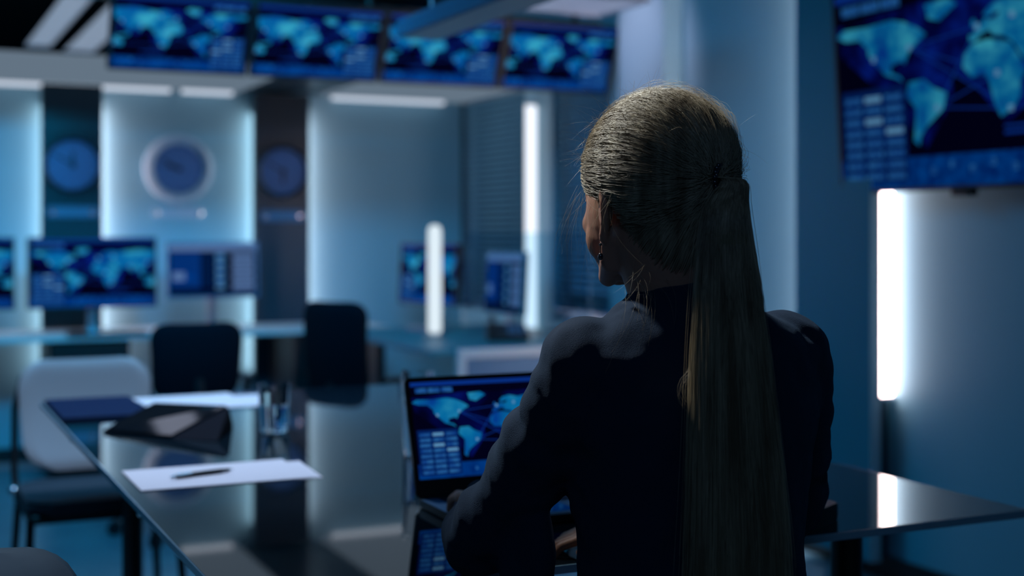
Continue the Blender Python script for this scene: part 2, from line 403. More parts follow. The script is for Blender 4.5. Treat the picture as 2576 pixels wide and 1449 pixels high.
# ------------------------------------------------------------------ display content (mesh in the xz plane facing -y)
LAND = [
 [(-165,65),(-155,71),(-125,70),(-95,72),(-80,68),(-65,60),(-55,52),(-65,46),(-75,38),(-81,26),(-84,30),(-97,27),(-97,19),(-88,16),(-83,9),(-92,14),(-105,19),(-115,30),(-124,40),(-125,48),(-135,58),(-152,59)],
 [(-55,80),(-30,82),(-20,75),(-40,62),(-52,66)],
 [(-77,8),(-60,9),(-50,0),(-35,-7),(-40,-22),(-50,-30),(-60,-38),(-66,-46),(-68,-55),(-74,-50),(-71,-30),(-70,-18),(-81,-5)],
 [(-9,37),(-9,43),(-2,44),(-4,48),(3,52),(9,57),(12,54),(20,55),(23,60),(18,60),(12,57),(6,60),(14,68),(28,71),(45,67),(70,72),(100,76),(130,73),(150,71),(151,60),(142,58),(135,45),(127,38),(121,31),(110,20),(107,10),(100,2),(98,14),(90,22),(80,8),(73,20),(62,25),(55,17),(45,13),(35,30),(27,37),(15,40),(12,45),(3,42),(-2,37)],
 [(-17,15),(-15,25),(-6,35),(10,37),(32,31),(43,12),(51,12),(40,-5),(40,-18),(32,-28),(20,-35),(14,-22),(9,0),(5,5),(-8,4)],
 [(114,-22),(130,-12),(142,-11),(153,-27),(148,-38),(135,-34),(116,-34)],
 [(-6,50),(1,51),(-3,58),(-6,56)], [(131,32),(140,36),(144,44),(139,38)], [(100,3),(118,-3),(140,-8),(105,-7)]]
def dimmed(m, k):
    m2 = m.copy(); [n for n in m2.node_tree.nodes if n.type == 'EMISSION'][0].inputs[1].default_value = k; return m2
SM = ['s_bg', 's_halo', 's_land', 's_bar', 's_cell', 's_cellbg', 's_hot', 's_line', 's_ui1', 's_ui2', 's_ui3']
DM = {}
def display(name, w, h, parent, mirror=False, layout='map', dx=0, dy=0, dz=0, k_=1.0):
    if k_ not in DM: DM[k_] = [dimmed(M[s_], k_) for s_ in SM]
    bm = B()
    def V(u, v, l):
        u = min(max(u, 0.002), .998); v = min(max(v, .002), .998)
        if mirror: u = 1-u
        return Vector((dx+(u-.5)*w, dy-.0004*l, dz+v*h))
    def quad(u0, v0, u1, v1, l, mi):
        ps = [V(u0, v0, l), V(u1, v0, l), V(u1, v1, l), V(u0, v1, l)]
        f = bm.faces.new([bm.verts.new(p) for p in ps]); f.material_index = mi
    def poly(pts, l, mi):
        vs = [bm.verts.new(V(u, v, l)) for u, v in pts]
        for t in tessellate_polygon([[Vector((u, v, 0)) for u, v in pts]]):
            f = bm.faces.new([vs[i] for i in t]); f.material_index = mi
    def line(p, q, wd, l, mi):
        d = Vector((q[0]-p[0], q[1]-p[1])); n = Vector((-d.y, d.x)).normalized()*wd
        ps = [(p[0]+n.x, p[1]+n.y), (q[0]+n.x, q[1]+n.y), (q[0]-n.x, q[1]-n.y), (p[0]-n.x, p[1]-n.y)]
        f = bm.faces.new([bm.verts.new(V(a, b, l)) for a, b in ps]); f.material_index = mi
    quad(0, 0, 1, 1, 0, 0)
    if layout == 'map':
        mp = lambda lo, la: (.545+lo*.0033, .47+la*.0049)
        poly([mp(*p) for p in [(-165,75),(-60,84),(0,80),(100,82),(160,76),(165,50),(130,20),(90,-5),(60,10),(52,-20),(25,-42),(0,-10),(-30,15),(-28,-12),(-60,-58),(-90,-20),(-120,10),(-160,45)]], 1, 1)
        for L in LAND: poly([mp(*p) for p in L], 3, 2)
        nodes = [(-75,42),(-46,-20),(0,50),(30,-28),(77,25),(120,35),(-118,36),(35,55),(135,-28),(18,5)]
        for i, j in ((0,2),(0,3),(1,2),(1,9),(0,9),(6,0),(2,4),(7,4),(4,5),(5,8),(3,8),(1,3),(7,5),(2,1)): line(mp(*nodes[i]), mp(*nodes[j]), .0035, 2, 7)
        for a, b in nodes: 
            u, v = mp(a, b); quad(u-.008, v-.014, u+.008, v+.014, 4, 6)
        quad(0, 0, 1, .15, 4, 3); quad(0, .955, 1, 1, 4, 7)
        for k in range(3): quad(.03+k*.082, .885, .105+k*.082, .935, 5, 4)
        for k in range(9):
            u = .36+k*.07; quad(u, .06+.025*(k % 2), u+.018, .095+.025*(k % 2), 5, 4)
        quad(.015, .03, .275, .50, 5, 5)
        for r in range(8):
            for c in range(3):
                hot = (r, c) in ((0, 1), (2, 1), (3, 2))
                u = .028+c*.083; v = .435-r*.055
                quad(u, v, u+.068, v+.030, 6, 6 if hot else 4)
        quad(.62, .22, .80, .235, 5, 7); quad(.62, .25, .74, .262, 5, 7)
    else:
        quad(0, .86, 1, 1, 1, 8); quad(.02, .15, .36, .84, 1, 9); quad(.04, .30, .18, .46, 2, 8); quad(.20, .32, .30, .44, 2, 3)
        quad(.38, .15, .50, .84, 1, 10)
        for k in range(14): quad(.53, .14+k*.05, .63, .175+k*.05, 2, 4 if k % 3 else 6)
        for k in range(4): quad(.72, .12+k*.18, .97, .25+k*.18, 2, 8)
        quad(0, 0, 1, .08, 1, 10)
    return obj(name, bm, DM[k_], parent)

# hanging row of screens
def flat_screen(w, h, root, tilt, mirror=False, layout='map', z=0, th=.035, bez=.014, case='black', k_=.7):
    """screen body + display, bottom edge at z, leaning its top towards -y by tilt"""
    piv = Matrix.Translation((0, 0, z)) @ Matrix.Rotation(tilt, 4, 'X')
    bm = B(); box(bm, -w/2, w/2, 0, th, 0, h, .004); tmp = obj('screen_housing', bm, M[case], root)
    bm2 = B(); box(bm2, -w/2, w/2, -.004, 0, 0, bez); box(bm2, -w/2, w/2, -.004, 0, h-bez, h); box(bm2, -w/2, -w/2+bez, -.004, 0, bez, h-bez); box(bm2, w/2-bez, w/2, -.004, 0, bez, h-bez)
    bz = obj('bezel', bm2, M[case], root)
    d = display('display', w-2*bez, h-2*bez, root, mirror, layout, 0, -.0006, bez, k_)
    for o in (tmp, bz, d): o.data.transform(piv)
    return piv
xs = [.857+.612*k for k in range(4)]
labs = ['leftmost of the four hanging map screens', 'second from left of the four hanging map screens', 'third from left of the four hanging map screens, behind the pendant bar', 'rightmost of the four hanging map screens, next to the pale column']
for k in range(4):
    t = thing('hanging_screen', labs[k], 'screen', (xs[k]+.306, 5.90, 1.966), 0, 'row of map screens hung from the ceiling')
    flat_screen(.598, .342, t, math.radians(24), mirror=True)
    bm = B(); box(bm, -.06, .06, -.03, .055, .13, .22, .004); box(bm, -.02, .02, .02, .09, .15, .322, .003); obj('tilt_bracket', bm, M['black'], t)
t = thing('screen_rail', 'black ceiling rail carrying the four hanging map screens', 'rail', (2.08, 6.02, 2.29))
bm = B(); box(bm, -1.24, 1.24, -.03, .03, .0, .05, .004); obj('crossbar', bm, M['black'], t)
for k in (-.92, -.31, .30, .91):
    bm = B(); lathe_closed(bm, [(.0, -.012), (.02, -.01), (.026, 0), (.02, .01), (.0, .012)], 16, (k, -.045, .015), axis='y'); obj('rail_knob', bm, M['alu'], t, True)
for k in (-1.1, 0, 1.1):
    bm = B(); tube(bm, [(k, 0, .05), (k, 0, ZC-2.30)], .014, 12); obj('suspension_rod', bm, M['black'], t, True)

# large television on the right wall
t = thing('wall_television', 'large television with a world map on the right wall', 'television', (XR-.124, 3.323, 1.409), -PI/2)
flat_screen(1.31, .737, t, math.radians(3.6), th=.045, bez=.012, k_=.42)
bm = B(); box(bm, -.20, .20, .046, .118, .15, .60, .006); obj('wall_mount', bm, M['black'], t)
bm = B(); box(bm, -.10, -.02, .0, .05, -.022, .002, .006); obj('sensor_box', bm, M['black'], t)

# suspended slatted lamp near the corner, pendant bar over the table
louvre_lamp(2.17, 2.80, 4.66, 5.06, 2.215, 'slatted suspended lamp over the rightmost hanging screen', None, 12, 'louvrebright')
last = [o for o in C.objects if o.get('label', '').startswith('slatted suspended')][0]
for q_ in (-.25, .25):
    bmr = B(); tube(bmr, [(q_, 0, 0), (q_, 0, ZC-2.215)], .006, 8); obj('suspension_rod', bmr, M['alu'], last)
t = thing('pendant_lamp', 'long blue-grey pendant bar hanging over the table, unlit', 'pendant lamp', (1.585, 2.9, 1.90))
bm = B(); box(bm, -.075, .075, -1.35, 1.20, 0, .055, .004); obj('lamp_body', bm, M['steelblue'], t)
bm = B(); box(bm, -.062, .062, -1.33, 1.18, -.002, .001); obj('diffuser', bm, M['white'], t)
for y in (-1.0, 1.08):
    bm = B(); tube(bm, [(0, y, .05), (0, y, ZC-1.90)], .006, 8); obj('suspension_rod', bm, M['alu'], t, True)

# ------------------------------------------------------------------ clocks and plates
def clock(x, y, z, R, rin, label, ringmat, hours):
    t = thing('wall_clock', label, 'clock', (x, y, z), 0, None)
    bm = B(); lathe(bm, [(rin*.98, .012), (rin, .03), ((R+rin)/2, .05), (R*.98, .038), (R, .02), (R, 0)], 56, axis='y'); obj('clock_rim', bm, M[ringmat], t, True)
    bm = B(); lathe_closed(bm, [(R-.002, .0), (R-.002, .004), (rin, .006), (rin, .014), (.001, .014)], 56, axis='y'); obj('clock_dial', bm, M['dialblue'], t, True)
    for k in range(12):
        bm = B(); a = 2*PI*k/12; tmp = B(); box(tmp, -.003, .003, -.017, -.0145, rin*.84, rin*.95); merge(bm, tmp, 0, Matrix.Rotation(a, 4, 'Y')); obj('hour_mark', bm, M['black'], t)
    for L, wd, a in ((rin*.5, .006, hours*30), (rin*.78, .004, 300)):
        bm = B(); tmp = B(); box(tmp, -wd, wd, -.021, -.018, -.02, L); merge(bm, tmp, 0, Matrix.Rotation(math.radians(a), 4, 'Y')); obj('clock_hand', bm, M['black'], t)
    bm = B(); lathe_closed(bm, [(.014, .014), (.014, .024), (.004, .026)], 20, axis='y'); obj('hub', bm, M['black'], t, True)
clock(.948, YB-.15, 1.645, .158, .138, 'dark rimmed blue clock on the left dark wall panel', 'panel', 12)
clock(1.555, YB, 1.642, .20, .145, 'wide silver ringed blue clock on the bright wall bay', 'ring', 9.5)
clock(2.133, YB-.15, 1.631, .158, .138, 'dark rimmed blue clock on the right dark wall panel', 'panel', 6)
def plate(x, y, z, w_, m, label):
    t = thing('name_plate', label, 'plaque', (x, y, z))
    bm = B(); tmp = B(); rslab(tmp, w_, .062, .02, 0, .012); merge(bm, tmp, 0, Matrix.Rotation(PI/2, 4, 'X')); obj('plate', bm, M[m], t)
    for s in (-1, 1):
        bm = B(); lathe_closed(bm, [(.013, .012), (.013, .02), (.006, .026)], 16, (s*(w_/2-.03), 0, 0), axis='y'); obj('screw_cap', bm, M['chrome'], t, True)
plate(.948, YB-.15, 1.385, .27, 'steelblue', 'dim plaque under the left dark clock')
plate(1.555, YB, 1.385, .31, 'ring', 'bright metal plaque under the silver ringed clock')
plate(2.133, YB-.15, 1.37, .26, 'steelblue', 'dim plaque under the right dark clock')

# ------------------------------------------------------------------ desk along the back wall
t = thing('long_desk', 'long grey desk along the back wall under the clocks', 'desk', (.55, 7.47, 0))
bm = B(); box(bm, -2.1, 2.05, -.33, .25, .715, .74, .003); obj('desktop', bm, M['white'], t)
for x0, x1 in ((-2.0, -1.55), (-.62, -.10), (.22, .62), (1.50, 2.0)):
    bm = B(); box(bm, x0, x1, -.27, .22, .03, .714, .004); p = obj('pedestal', bm, M['black'], t)
    for k in range(3):
        bm = B(); box(bm, x0+.01, x1-.01, -.288, -.271, .05+k*.22, .25+k*.22, .003); q = obj('drawer_front', bm, M['black'], p)
def desk_monitor(label, x, y, rot, w_, h_, z0, layout='map', case='black', grp=None, mirror=False, desk=.741):
    t = thing('desk_monitor', label, 'monitor', (x, y, desk), rot, grp)
    flat_screen(w_, h_, t, math.radians(-3), mirror, layout, z0-desk, .03, .010, case)
    bm = B(); box(bm, -.025, .025, .034, .055, .008, z0-desk+h_*.5, .003); obj('stand_neck', bm, M['alu'], t)
    bm = B(); rslab(bm, .24, .18, .03, 0, .01, (0, .03)); obj('stand_base', bm, M['alu'], t)
    return t
G = 'monitors on the long desk'
desk_monitor('desk monitor with a bright world map, under the left clock', 1.0, 7.30, 0, .655, .372, .874, grp=G)
desk_monitor('desk monitor cut by the left border, showing a world map', .285, 7.30, 0, .655, .372, .874, grp=G)
desk_monitor('paler desk monitor showing windows and lists, right of the map monitor', 1.635, 7.32, 0, .50, .305, .915, 'ui', 'steelblue', grp=G)
bm = B(); box(bm, -.2, .2, -.06, .06, 0, .014, .004)
o = obj('keyboard', bm, M['black'], None, loc=(1.05, 7.175, .74)); tag(o, 'black keyboard on the long desk below the map monitor', 'keyboard')
# ------------------------------------------------------------------ desk in the right corner
t = thing('corner_desk', 'grey desk with a white framed end panel beside the right wall', 'desk', (2.78, 6.25, 0))
bm = B(); box(bm, -.56, .50, -.66, .85, .715, .74, .003); obj('desktop', bm, M['panelblue'], t)
bm = B(); box(bm, -.44, -.40, -.70, -.661, 0, .70, .003); box(bm, -.44, .545, -.70, -.661, .70, .742, .003); obj('white_edge_frame', bm, M['white'], t)
bm = B(); box(bm, -.40, .545, -.69, -.668, .04, .70); obj('end_panel', bm, M['steelblue'], t)
bm = B(); box(bm, -.54, -.50, .1, .80, 0, .714, .003); obj('side_panel', bm, M['black'], t)
desk_monitor('monitor with a blue map behind the glowing tube lamp', 2.70, 6.86, math.radians(-78), .56, .335, .875, grp='monitors on the corner desk', mirror=False)
desk_monitor('dim blue monitor nearest the woman on the corner desk', 2.98, 6.47, math.radians(-86), .42, .33, .84, 'ui', 'panelblue', grp='monitors on the corner desk')
t = thing('tube_lamp', 'glowing white tube lamp standing on the corner desk', 'lamp', (2.55, 6.36, .74))
bm = B(); lathe_closed(bm, [(.03, .02), (.034, .03), (.034, .54), (.028, .56), (.01, .57)], 28); obj('lamp_tube', bm, M['ledsoft'], t, True)
bm = B(); lathe_closed(bm, [(.055, 0), (.055, .012), (.036, .022)], 28); obj('lamp_base', bm, M['alu'], t, True)
t = thing('glass_divider', 'low clear glass divider on the corner desk right of the tube lamp', 'divider', (2.95, 6.12, .741))
bm = B(); box(bm, -.33, .37, -.004, .004, .03, .53); obj('glass_pane', bm, M['thinglass'], t)
for s in (-.2, .25):
    bm = B(); box(bm, s-.02, s+.02, -.015, .015, 0, .05, .003); obj('clamp', bm, M['alu'], t)
t = thing('desk_phone', 'dark desk telephone on the corner desk in front of the divider', 'telephone', (2.78, 5.98, .742), math.radians(-20))
bm = B(); box(bm, -.10, .10, -.10, .10, 0, .03, .006)
for v in bm.verts:
    if v.co.y > 0 and v.co.z > .015: v.co.z += .045
obj('phone_body', bm, M['black'], t)
bm = B(); capsule(bm, [(-.07, -.09, .065), (-.07, 0, .085), (-.07, .09, .105)], [.017, .013, .017], 14); obj('handset', bm, M['black'], t, True)
bm = B()
for i in range(3):
    for j in range(4): box(bm, .0+i*.028, .02+i*.028, -.08+j*.028, -.062+j*.028, .034+.0095*j, .044+.0095*j)
obj('keys', bm, M['steelblue'], t)

# ------------------------------------------------------------------ chairs
def office_chair(label, loc, rot, w_, h_, zb, high=False):
    t = thing('office_chair', label, 'chair', loc, rot)
    bm = shell_panel(w_, h_, .07, .05, .035, .10, bulge=-.02); b = obj('backrest', bm, M['blackfab'], t, True); b.location = (0, -.21, zb); b.rotation_euler = (math.radians(6), 0, 0)
    bm = B(); rslab(bm, w_+.06, .46, .08, .44, .50); bmesh.ops.bevel(bm, geom=[e for e in bm.edges if abs(e.verts[0].co.z-e.verts[1].co.z) < .001], offset=.015, segments=2, affect='EDGES'); obj('seat', bm, M['blackfab'], t, True)
    bm = B(); tube(bm, [(0, -.12, .42), (0, -.24, .44), (0, -.27, .54), (0, -.252, zb+.10)], [.02]*4, 10, flat=.5); obj('back_support', bm, M['black'], t, True)
    for s in (-1, 1):
        bm = B(); tube(bm, [(s*(w_/2+.0), -.10, .44), (s*(w_/2+.05), -.10, .50), (s*(w_/2+.05), -.10, .64)], .014, 10); tube(bm, [(s*(w_/2+.05), -.18, .655), (s*(w_/2+.05), .10, .655)], [.026, .026], 12, flat=.5); obj('armrest', bm, M['black'], t, True)
    bm = B(); tube(bm, [(0, 0, .10), (0, 0, .26)], .03, 16); tube(bm, [(0, 0, .26), (0, 0, .44)], .016, 16); obj('gas_column', bm, M['chrome'], t, True)
    for k in range(5):
        a = 2*PI*k/5+.3; c, s = math.cos(a), math.sin(a)
        bm = B(); tube(bm, [(0, 0, .11), (c*.15, s*.15, .10), (c*.28, s*.28, .075)], [.026, .02, .014], 10); q = obj('base_leg', bm, M['black'], t, True)
        bm = B(); tube(bm, [(c*.28-s*.02, s*.28+c*.02, .03), (c*.28+s*.02, s*.28-c*.02, .03)], .03, 16); obj('caster', bm, M['black'], q, True)
    return t
office_chair('black low-backed office chair facing the back desk, behind the white papers', (1.15, 5.72, 0), math.radians(3), .385, .32, .58)
office_chair('black high-backed office chair turned towards the corner desk', (1.92, 5.52, 0), math.radians(-62), .36, .44, .54)
def visitor_chair(label, loc, rot):
    t = thing('visitor_chair', label, 'chair', loc, rot, 'pale backed visitor chairs along the table')
    bm = shell_panel(.43, .36, .10, .035, .05, .12, bulge=-.015); b = obj('backrest', bm, M['palegrey'], t, True); b.location = (0, -.235, .495); b.rotation_euler = (math.radians(9), 0, 0)
    bm = B(); rslab(bm, .44, .43, .07, .435, .475); bmesh.ops.bevel(bm, geom=[e for e in bm.edges if abs(e.verts[0].co.z-e.verts[1].co.z) < .001], offset=.012, segments=2, affect='EDGES'); obj('seat', bm, M['navyfab'], t, True)
    bm = B(); tube(bm, [(-.21, .2, .425), (.21, .2, .425), ], .012, 10); tube(bm, [(-.21, -.18, .425), (.21, -.18, .425)], .012, 10)
    for s in (-1, 1): tube(bm, [(s*.21, -.19, .425), (s*.21, .2, .425)], .012, 10)
    obj('seat_frame', bm, M['black'], t, True)
    for s in (-1, 1):
        bm = B(); tube(bm, [(s*.215, -.19, .42), (s*.22, -.235, .50), (s*.215, -.275, .70), (s*.19, -.29, .80)], .011, 10); obj('back_post', bm, M['black'], t, True)
        bm = B(); ell(bm, (s*.225, -.20, .445), (.017, .017, .017)); obj('joint_cap', bm, M['chrome'], t, True)
        for e, y in ((-1, -.24), (1, .24)):
            bm = B(); tube(bm, [(s*.21, e*.19, .43), (s*.235, y, .012)], [.013, .011], 12); q = obj('leg', bm, M['black'], t, True)
            bm = B(); lathe_closed(bm, [(.015, 0), (.015, .02), (.011, .026)], 14, (s*.235, y, 0)); obj('glide', bm, M['chrome'], q, True)
    return t
vc = visitor_chair('pale grey backed chair with black legs at the far left corner of the table', (.600, 4.32, 0), math.radians(180))
dup(vc, (.07, 2.14, 0), math.radians(-8), 'pale backed chair cut by the bottom left corner of the photo')

# ------------------------------------------------------------------ the conference table
TX0, TX1, TY0, TY1, TZ = .425, 1.888, 1.801, 4.225, .76
cx, cy = (TX0+TX1)/2, (TY0+TY1)/2
t = thing('conference_table', 'dark mirror-glass conference table the woman works at', 'table', (cx, cy, 0))
W2, D2 = (TX1-TX0)/2, (TY1-TY0)/2
bm = B(); box(bm, -W2+.003, W2-.003, -D2+.003, D2-.003, TZ-.012, TZ); obj('glass_top', bm, M['table'], t)
bm = B()
for a, b, c, d in ((-W2, -W2+.003, -D2, D2), (W2-.003, W2, -D2, D2), (-W2, W2, -D2, -D2+.003), (-W2, W2, D2-.003, D2)): box(bm, a, b, c, d, TZ-.013, TZ-.0005)
obj('polished_edge', bm, M['tableedge'], t)
bm = B(); 
for s in (-1, 1): box(bm, s*.50-.02, s*.50+.02, -1.0, 1.0, TZ-.055, TZ-.022, .003)
for s in (-1, 1): box(bm, -.52, .52, s*.98-.02, s*.98+.02, TZ-.055, TZ-.022, .003)
obj('under_frame', bm, M['black'], t)
for sx in (-1, 1):
    for sy in (-1, 1):
        bm = B(); tube(bm, [(sx*.50, sy*.98, 0), (sx*.50, sy*.98, TZ-.02)], .03, 20); q = obj('leg', bm, M['black'], t, True)
        bm = B(); lathe_closed(bm, [(.045, TZ-.022), (.045, TZ-.0125)], 20, (sx*.50, sy*.98, 0)); obj('glass_mount', bm, M['chrome'], q, True)
for y in (-.45, .55):
    bm = B(); ell(bm, (-W2+.012, y, TZ-.021), (.008, .008, .008), seg=14, rings=10); obj('edge_bolt', bm, M['chrome'], t, True)

# things on the table
def sheet(name, label, cat, x0, x1, y0, y1, z, rot=0, mat='paper', th=.0008, n=1, grp=None):
    cx_, cy_ = (x0+x1)/2, (y0+y1)/2; w_, d_ = x1-x0, y1-y0; bm = B()
    nx, ny = 10, 8; top = []; 
    for lay in (0, 1):
        g_ = [[bm.verts.new(((i/nx-.5)*w_, (j/ny-.5)*d_, lay*th+(.0015*max(0, (i/nx-.7)/.3)**2*max(0, j/ny-.5) if th < .002 else 0))) for i in range(nx+1)] for j in range(ny+1)]
        top.append(g_)
    for i in range(nx):
        for j in range(ny):
            bm.faces.new([top[0][j][i], top[0][j+1][i], top[0][j+1][i+1], top[0][j][i+1]]); bm.faces.new([top[1][j][i], top[1][j][i+1], top[1][j+1][i+1], top[1][j+1][i]])
    for i in range(nx):
        bm.faces.new([top[0][0][i], top[0][0][i+1], top[1][0][i+1], top[1][0][i]]); bm.faces.new([top[0][ny][i+1], top[0][ny][i], top[1][ny][i], top[1][ny][i+1]])
    for j in range(ny):
        bm.faces.new([top[0][j+1][0], top[0][j][0], top[1][j][0], top[1][j+1][0]]); bm.faces.new([top[0][j][nx], top[0][j+1][nx], top[1][j+1][nx], top[1][j][nx]])
    o = obj(name, bm, M[mat], None, True, loc=(cx_, cy_, z)); o.rotation_euler = (0, 0, rot); tag(o, label, cat, grp); return o
sheet('paper_sheet', 'upper white sheet of paper under the black pen', 'paper', .455, .80, 2.665, 2.905, TZ+.0012, 0, grp='papers under the pen')
sheet('paper_sheet', 'lower white sheet sticking out right under the pen sheet', 'paper', .50, .825, 2.67, 2.88, TZ+.0002, math.radians(-3), grp='papers under the pen')
sheet('paper_sheet', 'white sheet on top at the far edge, touching the navy folder', 'paper', .690, .985, 3.90, 4.185, TZ+.0012, math.radians(2), grp='papers at the far edge')
sheet('paper_sheet', 'white sheet underneath at the far edge, reaching further towards the water glass', 'paper', .76, 1.06, 3.86, 4.13, TZ+.0002, math.radians(-2), grp='papers at the far edge')
sheet('folder', 'closed navy folder at the far left corner of the table', 'folder', .435, .675, 3.74, 4.19, TZ, 0, 'navy', .010)
t = thing('ballpoint_pen', 'black ballpoint pen lying on the near white papers', 'pen', (.596, 2.775, TZ+.0075), math.radians(15))
bm = B(); tube(bm, [(-.058, 0, 0), (-.05, 0, 0), (.04, 0, 0), (.062, 0, 0)], [.0045, .005, .005, .0035], 14); obj('pen_barrel', bm, M['black'], t, True)
bm = B(); tube(bm, [(.062, 0, 0), (.072, 0, 0)], [.003, .0008], 10); obj('pen_tip', bm, M['silver'], t, True)
bm = B(); tube(bm, [(-.06, -.004, .003), (-.025, -.005, .004)], [.0018, .0014], 8); tube(bm, [(-.070, 0, 0), (-.058, 0, 0)], [.003, .0035], 10); obj('pen_clip', bm, M['silver'], t, True)
# folding tablet case (wedge)
t = thing('tablet_case', 'black folding tablet case propped like a wedge on the far left of the table', 'tablet', (.655, 3.40, TZ))
def wq(bm, pts, mi=0): bm.faces.new([bm.verts.new(p) for p in pts]).material_index = mi
A_ = (-.155, .10, .001); B_ = (-.015, -.08, .001); E_ = (.075, -.175, .001); F_ = (.175, .08, .001); G_ = (.02, .215, .001)
Cc = (.14, -.02, .062); Dd = (-.01, .185, .055)
bm = B(); vs = {k: bm.verts.new(v) for k, v in dict(A=A_, B=B_, E=E_, F=F_, G=G_, C=Cc, D=Dd).items()}
for f in ('GFEBA', 'ABCD', 'BEC', 'EFC', 'FGDC', 'GAD'): bm.faces.new([vs[c] for c in f])
bmesh.ops.bevel(bm, geom=bm.edges[:], offset=.002, segments=1, affect='EDGES'); obj('folded_cover', bm, M['blackfab'], t)
n_ = (Vector(B_)-Vector(A_)).cross(Vector(Dd)-Vector(A_)).normalized()
if n_.z < 0: n_ = -n_
q = [Vector(p) for p in (A_, B_, Cc, Dd)]; c_ = sum(q, Vector())/4
bm = B(); lo = [bm.verts.new(c_+(p-c_)*.97+n_*.001) for p in q]; hi = [bm.verts.new(c_+(p-c_)*.95+n_*.007) for p in q]
bm.faces.new(lo[::-1]); bm.faces.new(hi)
for k in range(4): bm.faces.new([lo[k], lo[(k+1) % 4], hi[(k+1) % 4], hi[k]])
obj('tablet_glass', bm, M['glossblack'], t)
# glasses
def tumbler(label, x, y, r, h, fill, cat='glass', name='water_glass'):
    t = thing(name, label, cat, (x, y, TZ))
    bm = B(); prof = [(.001, .0), (r*.86, .0), (r*.9, .003), (r, h), (r-.0022, h), (r*.9-.003, .012), (.001, .010)]
    rg = lathe(bm, prof, 48); obj('glass_wall', bm, M['glass'], t, True)
    if fill:
        bm = B(); lathe_closed(bm, [(.001, .0101), (r*.9-.0034, .0122), (r*.9-.0034+(r*.1)*fill, h*fill), (.001, h*fill)], 48); obj('water', bm, M['water'], t, True)
    return t
tumbler('clear drinking glass standing right of the tablet case', .90, 3.337, .041, .122, .55)
tumbler('tall clear glass standing behind the laptop lid', 1.105, 2.86, .037, .19, .6)

# ------------------------------------------------------------------ laptop
LX, LY = 1.055, 2.30
t = thing('laptop', 'open black laptop with a world map on its screen', 'laptop', (LX, LY, TZ))
bm = B(); rslab(bm, .335, .235, .012, .003, .016, (0, -.118)); obj('laptop_base', bm, M['black'], t, True)
bm = B(); box(bm, -.1675, -.135, -.225, -.02, .0161, .0166); box(bm, .135, .1675, -.225, -.02, .0161, .0166); box(bm, -.135, .135, -.225, -.135, .0161, .0166); obj('palm_rest', bm, M['steelblue'], t)
bm = B()
for r in range(5):
    for c in range(14): box(bm, -.130+c*.0187, -.130+c*.0187+.0165, -.125+r*.020, -.125+r*.020+.0175, .0162, .0178, .0006)
obj('keyboard_keys', bm, M['black'], t)
bm = B(); box(bm, -.05, .05, -.215, -.15, .0166, .0170); obj('touchpad', bm, M['glossblack'], t)
for s in (-1, 1):
    bm = B(); tube(bm, [(s*.12-.02, .003, .014), (s*.12+.02, .003, .014)], .006, 12); obj('hinge', bm, M['black'], t, True)
LT = Matrix.Translation((0, .002, .014)) @ Matrix.Rotation(math.radians(-17), 4, 'X')
bm = B(); tmp = B(); rslab(tmp, .335, .226, .010, 0, .007); merge(bm, tmp, 0, Matrix.Translation((0, .007, .113)) @ Matrix.Rotation(PI/2, 4, 'X')); lid = obj('laptop_lid', bm, M['black'], t, True); lid.data.transform(LT)
d = display('display', .318, .182, lid, False, 'map', 0, -.0006, .034, .6); d.data.transform(LT)
for k in range(4):
    bm = B(); lathe_closed(bm, [(.007, 0), (.007, .0031)], 12, ((-1 if k % 2 else 1)*.14, -.02-.19*(k//2), 0)); obj('rubber_foot', bm, M['black'], t)
bm = B(); tmp = B(); rslab(tmp, .10, .15, .02, 0, .03); bmesh.ops.bevel(tmp, geom=tmp.edges[:], offset=.004, segments=2, affect='EDGES'); merge(bm, tmp)
o = obj('glasses_case', bm, M['black'], None, True, loc=(1.44, 1.90, TZ)); o.rotation_euler = (0, 0, math.radians(-62)); tag(o, 'small black rounded case on the table edge beside her right elbow', 'case')

# ------------------------------------------------------------------ the woman
PO = Vector((.992, 1.545, 0))      # where she sits
def bake(o, voxel, smooth=6, factor=.5):
    m = o.modifiers.new('r', 'REMESH'); m.mode = 'VOXEL'; m.voxel_size = voxel; m.use_smooth_shade = True
    s = o.modifiers.new('s', 'SMOOTH'); s.iterations = smooth; s.factor = factor
    dg = bpy.context.evaluated_depsgraph_get(); me = bpy.data.meshes.new_from_object(o.evaluated_get(dg)); mats = list(o.data.materials)
    o.modifiers.clear(); me.materials.clear()
    for mm in mats: me.materials.append(mm)
    o.data = me
    for p in me.polygons: p.use_smooth = True; p.material_index = 0
def wl(bm):      # world -> person local
    for v in bm.verts: v.co -= PO
    return bm
HO = Vector((.933, 1.556, 1.287)); HR = Matrix.Rotation(math.radians(4), 3, 'Z'); 
def hp(x, y, z): return HO + HR @ Vector((x, y, z))
def torso(bm, secs, seg=40):
    rings = []
    for z, x, y, rx, ry, n in secs:
        rg = []
        for k in range(seg):
            a = 2*PI*k/seg; c, s = math.cos(a), math.sin(a)
            rg.append(bm.verts.new((x+rx*math.copysign(abs(c)**(2/n), c), y+ry*math.copysign(abs(s)**(2/n), s), z)))
        rings.append(rg)
    for i in range(len(rings)-1):
        for k in range(seg): bm.faces.new([rings[i][k], rings[i][(k+1) % seg], rings[i+1][(k+1) % seg], rings[i+1][k]])
    bm.faces.new(rings[0][::-1]); bm.faces.new(rings[-1])
SHL, ELL, WRL = Vector((.817, 1.545, 1.078)), Vector((.785, 1.79, .818)), Vector((.900, 2.035, .816))
SHR, ELR, WRR = Vector((1.165, 1.545, 1.078)), Vector((1.228, 1.665, .835)), Vector((1.065, 1.82, .796))
